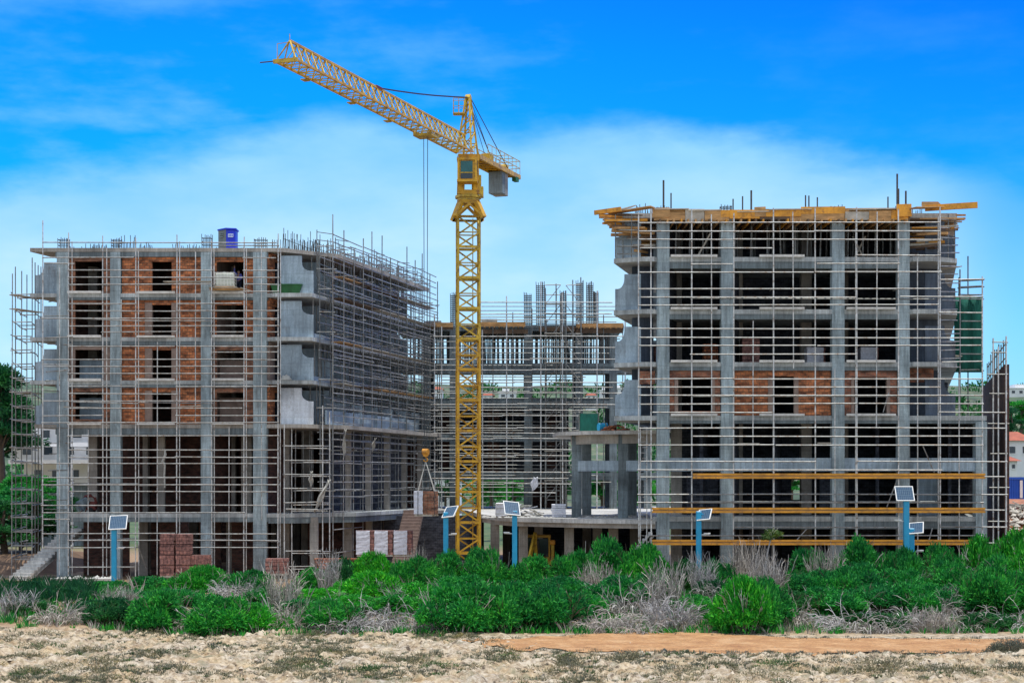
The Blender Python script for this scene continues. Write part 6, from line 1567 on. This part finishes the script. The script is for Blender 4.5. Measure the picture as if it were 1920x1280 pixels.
# tussocks scattered over the rock
cl = [(rnd(-24, 24), rnd(55.5, 74)) for i in range(150)]
def reg_rock():
    while True:
        cx_, cy_ = random.choice(cl); X = cx_+random.gauss(0, .6); Y = cy_+random.gauss(0, .45)
        if path_mask(X, Y) < .3 and 54.5 < Y < 75: return X, Y
scatter('tussocks', 3600, reg_rock, M['tussock'], .085, 'low dry tussocks scattered over the pale rock', 26, .013)
scatter('tussocks', 900, reg_rock, M['tussock_g'], .08, 'low green tussocks scattered over the pale rock', 24, .014)
def reg_edge():
    px = rnd(880, 1950); y = lerp_poly(random.choice((lo_, lo_, up_)), px)+random.gauss(0, 2.2); Y = EYE*F/(y-HOR); return PX(px, Y), Y
scatter('tussocks', 420, reg_edge, M['tussock'], .10, 'ragged dry grass along both edges of the dirt path', 20, .013)
# cushions of grey green scrub, too many to count, hugging the rock
rs = np.random.RandomState(12)
for mt, n, lab in (('tussock', 300, 'low grey green scrub cushions hugging the pale rock'), ('tussock_g', 34, 'low fresh green scrub cushions hugging the pale rock')):
    lob = []
    while len(lob) < n*2:
        X, Y = reg_rock() if random.random() < .6 else (rnd(-24, 24), rnd(55, 73.5))
        if path_mask(X, Y) > .3: continue
        s = rnd(.2, .62)
        for q in range(2): lob.append((X+q*rnd(-.5, .5), Y+q*rnd(-.3, .3), g(X, Y)+.0, s*rnd(1, 1.7), s, s*rnd(.28, .5)))
    o = obj('scrub', leaf_mesh('scrub', lob, n*190, .10, .022, M[mt], 40+n, shell=.7)); tag(o, lab, None, None, 'stuff')
# one low rounded cushion at the right edge of the rock
t = thing('cushion_shrub', 'low round grey cushion shrub on the rock at the right edge', 'shrub', (PX(1893, 65.2), 65.2, 0))
cx2, cy2 = PX(1893, 65.2), 65.2; cz2 = g(cx2, cy2)
lm = leaf_mesh('foliage', [(cx2, cy2, cz2+.1, .75, .6, .42), (cx2-.5, cy2, cz2+.05, .4, .4, .3), (cx2+.5, cy2+.1, cz2+.05, .45, .4, .34)], 3500, .09, .02, M['tussock'], 9, shell=.6)
o = obj('foliage', lm, t); o.location = -t.location
mb = MB()
for i in range(30): mb.path([(cx2+rnd(-.3, .3), cy2+rnd(-.3, .3), cz2), (cx2+rnd(-.7, .7), cy2+rnd(-.4, .4), cz2+rnd(.3, .5))], [.012, .006], 3)
mb.build('stems', M['bark'], t)
# loose stones on the rock shelf
M['stone'] = simple('pale_stone', (.50, .43, .33), .95, 0, .4, 5)
rbs = MB()
for i in range(1600):
    Y = rnd(54.5, 74); X = rnd(-24, 24)
    if path_mask(X, Y) < .25 or random.random() < .12: pebble(rbs, (X, Y, g(X, Y)-.02), rnd(.03, .11)*(1.6 if random.random() < .12 else 1))
tag(rbs.build('stones', M['stone']), 'loose pale stones lying over the rock shelf', 'stones', kind='stuff')

# ------------------------------------------------------------------ trees and houses beyond the site
def tree_proto(seed, mt, conical=False):
    t = thing('background_tree', 'tree', 'tree'); rs = random.Random(seed)
    mb = MB(); mb.path([(0, 0, -.3), (.1, 0, 2), (-.1, .1, 4.2), (.05, 0, 6.4)], [.28, .22, .15, .06], 8)
    lob = []
    for i in range(12):
        z = rs.uniform(2.4, 6.6); r = (1.9 if not conical else 2.0*(1-(z-2)/6))*rs.uniform(.4, 1); a = rs.uniform(0, 6.28)
        q = (r*math.cos(a), r*math.sin(a), z); mb.path([(0, 0, z-1.0), (q[0]*.6, q[1]*.6, z-.3), q], [.08, .05, .025], 4)
        s = rs.uniform(.75, 1.2)*(1 if not conical else .8); lob.append((*q, s, s, s*.75))
    lob.append((0, 0, 6.6, .9, .9, 1.0))
    mb.build('trunk', M['bark'], t)
    obj('crown', leaf_mesh('crown', lob, 9000, .26, .09, M[mt], seed, shell=.8), t)
    return Placer(t)
TA, TB, TC = tree_proto(301, 'leaf_d'), tree_proto(302, 'leaf'), tree_proto(303, 'leaf_d', True)
for fn, px, Y, base, top, ws, lab in (
 (TC, 2, 150, 940, 692, 1.0, 'dark conifer at the far left edge behind the end scaffold'), (TA, -20, 158, 930, 720, 1.5, 'broad dark tree cut by the left edge'), (TB, 30, 146, 985, 890, 1.5, 'low bright green tree behind the foot of the left end scaffold'), (TB, 85, 150, 985, 895, 1.4, 'low green tree below the white terraced building'),  (TA, 120, 150, 990, 930, 1.3, 'low dark tree just behind the first column of the left wing'), (TA, 40, 133, 1050, 960, 1.4, 'dark low tree behind the left concrete stair'), (TA, 8, 128, 1062, 940, 1.9, 'wide dark tree lowest at the far left edge, just above the thicket'), (TA, 66, 130, 1050, 930, 1.7, 'wide dark tree behind the lower part of the left end scaffold'), (TB, 20, 140, 1000, 915, 1.9, 'wide bright tree left of the left end scaffold, above the dark ones'),
 (TA, 1897, 300, 830, 765, 1.6, 'dark tree on the slope between the two hillside houses'), (TB, 1915, 320, 810, 752, 1.8, 'tree on the slope above the red roofed house'),
 (TB, 920, 185, 960, 880, 1.5, 'green tree seen through the open ground floor of the rear wing, left of its column'), (TB, 965, 190, 960, 885, 1.5, 'green tree seen through the ground floor of the rear wing near the board heap'), (TB, 1130, 180, 965, 875, 1.7, 'bright green tree seen between the pavilion columns'), (TB, 1190, 185, 965, 880, 1.7, 'bright green tree seen right of the pavilion columns'), (TA, 835, 190, 955, 890, 1.1, 'green tree seen behind the hanging pallet'), (TB, 1484, 190, 935, 880, 1.6, 'green tree glimpsed through the right wing window')):
    x = PX(px, Y); zb_, zt_ = PZ(base, Y), PZ(top, Y)
    fn((x, Y, zb_), rnd(0, 6.28), (ws*(zt_-zb_)/7.4*rnd(.9, 1.1), ws*(zt_-zb_)/7.4, (zt_-zb_)/7.4), lab, 'trees beyond the site')
# far wood on the hillside, one mass
rs = np.random.RandomState(4); lob = []
for i in range(520):
    X = rs.uniform(-150, 330); Y = rs.uniform(360, 690); t_ = sm(330, 700, Y)
    top = 44+9*noise.noise(Vector((X*.006, 4, 0)))+5*noise.noise(Vector((X*.02, 9, 0)))+2*sm(120, 260, X)
    s = rs.uniform(2, 5); lob.append((X, Y, -1+t_*top+s*.3, s*1.2, s*1.2, s*.9))
tag(obj('woods', leaf_mesh('woods', lob, 60000, 1.3, .6, M['leaf_d'], 77, shell=.5)), 'far scrub wood covering the hillside', None, None, 'stuff')
# terraced white building left
def windows(t, wall, x0, x1, y, z, n, w_, h_):
    for i in range(n):
        xc = x0+(x1-x0)*(i+.5)/n
        f = MB().box(xc-w_/2, xc+w_/2, y-.06, y-.004, z, z+h_).build('window', M['pane'], t)
        MB().box(xc-w_/2-.08, xc+w_/2+.08, y-.14, y-.064, z-.12, z-.004).build('sill', M['white_w'], f)
t = thing('white_building', 'white terraced building half hidden behind the left end scaffold', 'building', (PX(90, 175), 175, 0))
for (a, b, y0_, y1_, Yb) in ((45, 190, 905, 862, 172), (20, 190, 862, 830, 175), (60, 190, 830, 795, 178)):
    MB().box(PX(a, Yb), PX(b, Yb), Yb, Yb+8, PZ(y0_, Yb), PZ(y1_, Yb)-.42).build('wall', M['white_w'], t)
    windows(t, None, PX(a, Yb)+.6, PX(b, Yb), Yb, PZ(y0_, Yb)+.55, 4, .9, .8)
    MB().box(PX(a, Yb)-.9, PX(b, Yb), Yb-2.4, Yb+8, PZ(y1_, Yb)-.41, PZ(y1_, Yb)).build('terrace', M['white_w'], t)
MB().box(PX(20, 172), PX(200, 172), 172.5, 180, 0, PZ(905, 172)-.01).build('base_wall', M['conc'], t)
for px in (108, 128): MB().box(PX(px, 169)-.25, PX(px, 169)+.25, 169.5, 170, 0, PZ(862, 172)-.45).build('pillar', M['white_w'], t)
def house(label, px0, px1, ybase, yeave, ytop, Y, tiled, grp='houses on the hillside'):
    x0, x1 = PX(px0, Y), PX(px1, Y); zb_, ze, zt_ = PZ(ybase, Y), PZ(yeave, Y), PZ(ytop, Y); dp = max(6, (x1-x0)*.8)
    t = thing('hillside_house', label, 'house', ((x0+x1)/2, Y, zb_), grp)
    MB().box(x0, x1, Y, Y+dp, zb_-3, ze).build('wall', M['white_w'], t)
    if tiled:
        o_ = .5; ym = Y+dp/2
        MB().add([(x0-o_, Y-o_, ze+.02), (x1+o_, Y-o_, ze+.02), (x1+o_, Y+dp+o_, ze+.02), (x0-o_, Y+dp+o_, ze+.02), (x0+1, ym, zt_), (x1-1, ym, zt_)], [(3, 2, 1, 0), (0, 1, 5, 4), (1, 2, 5), (2, 3, 4, 5), (3, 0, 4)]).build('roof', M['tile'], t)
    else:
        MB().box(x0-.3, x1+.3, Y-.4, Y+dp, ze+.004, ze+.3).build('roof', M['white_w'], t)
        MB().box(x0+.2*(x1-x0), x0+.6*(x1-x0), Y+1, Y+dp-1, ze+.304, max(zt_, ze+.6)).build('upper_storey', M['white_w'], t)
    n = max(2, int((x1-x0)/2.5))
    windows(t, None, x0, x1, Y, zb_+.35*(ze-zb_), n, .42*(x1-x0)/n, .35*(ze-zb_))
    return t
house('white red roofed house beside the boundary wall at the right edge', 1886, 1935, 862, 826, 808, 225, True)
house('low pale house front below the red roofed house at right', 1880, 1907, 885, 864, 850, 215, True)
house('white flat roofed villa high on the hill at the right edge', 1893, 1950, 742, 728, 720, 600, False)
for i, (a, b, y0_, y1_, y2_, Y) in enumerate(((905, 925, 752, 741, 735, 520), (935, 968, 748, 736, 728, 560), (800, 830, 742, 730, 724, 560), (1125, 1150, 745, 732, 724, 540), (1100, 1118, 750, 741, 735, 520), (1150, 1172, 738, 728, 722, 580))):
    house(['white house left of the rear wing column, seen through its open floor', 'long white house just beside the rear wing column, seen through its open floor', 'white house seen through the rear wing left of the mast', 'white house seen through the gap left of the lowest right wing balcony', 'small white house seen through the shoring tower', 'white house high on the hill close to the right wing balcony'][i], a, b, y0_, y1_, y2_, Y, i % 2 == 0)
t = thing('white_building', 'pale building seen under the rear wing behind the hanging pallet', 'building', (PX(815, 200), 200, 0))
MB().box(PX(765, 200), PX(860, 200), 200, 212, -.3, PZ(897, 200)).build('wall', M['white_w'], t); MB().box(PX(763, 200), PX(862, 200), 199.7, 212, PZ(897, 200)+.003, PZ(892, 200)).build('roof', M['white_w'], t)
windows(t, None, PX(768, 200), PX(858, 200), 200, 4.2, 5, .7, 1.2)
# blue site container on the earth bank
t = thing('site_container', 'blue site container on the red earth bank at the right edge', 'container', (PX(1915, 150), 150, 4.6))
x0, x1 = PX(1880, 150), PX(1975, 150); zz = PZ(935, 150)
mb = MB(); n = 22
poly = []
for i in range(n): 
    for q, d in ((0, 0), (.35, .0), (.5, .06), (.85, .06)): poly.append((x0+(x1-x0)*(i+q)/n, 150+d))
poly += [(x1, 150), (x1, 153), (x0, 153)]
mb.prism(poly, zz, PZ(898, 150)); mb.build('container_body', M['box_blue'], t)
MB().box(x0-.03, x1+.03, 149.9, 153.05, PZ(898, 150)+.004, PZ(896, 150)+.1).build('top_rail', M['box_blue'], t)
MB().box(PX(1912, 150), PX(1917, 150), 149.9, 149.99, zz+.1, PZ(898, 150)-.1).build('door', M['white'], t)
# site sheds
heap = MB()
for i in range(300):
    Y = rnd(133.5, 140.5); px = rnd(1880, 1960); X = PX(px, Y); zq = 4.9*sm(127.5, 141, Y)*sm(32, 38, X)-.2
    if i % 3: pebble(heap, (X, Y, zq), rnd(.1, .4))
    else: d = Vector((rnd(-1, 1), rnd(-.4, .4), rnd(-.1, .2))); heap.bar(Vector((X, Y, zq+.2))-d, Vector((X, Y, zq+.2))+d, .12, .06)
tag(heap.build('debris', M['wood_g']), 'broken boards and stones on the earth bank at right', None, None, 'stuff')
# small earth terrace left of the stair
em = MB()
for j in range(8):
    for i in range(14):
        X = -48+i*1.35; Y = 118+j*2.2; em.v.append((X, Y, -.3+1.5*sm(118, 124, Y)*(1-sm(-35, -31.5, X))+.2*noise.noise(Vector((X, Y, 0)))))
for j in range(7):
    for i in range(13): a = j*14+i; em.f.append((a, a+1, a+15, a+14))
tag(em.build('earth_bank', M['earth_b'], smooth=True), 'low bank of brown earth behind the left stair', 'earth bank', kind='structure')
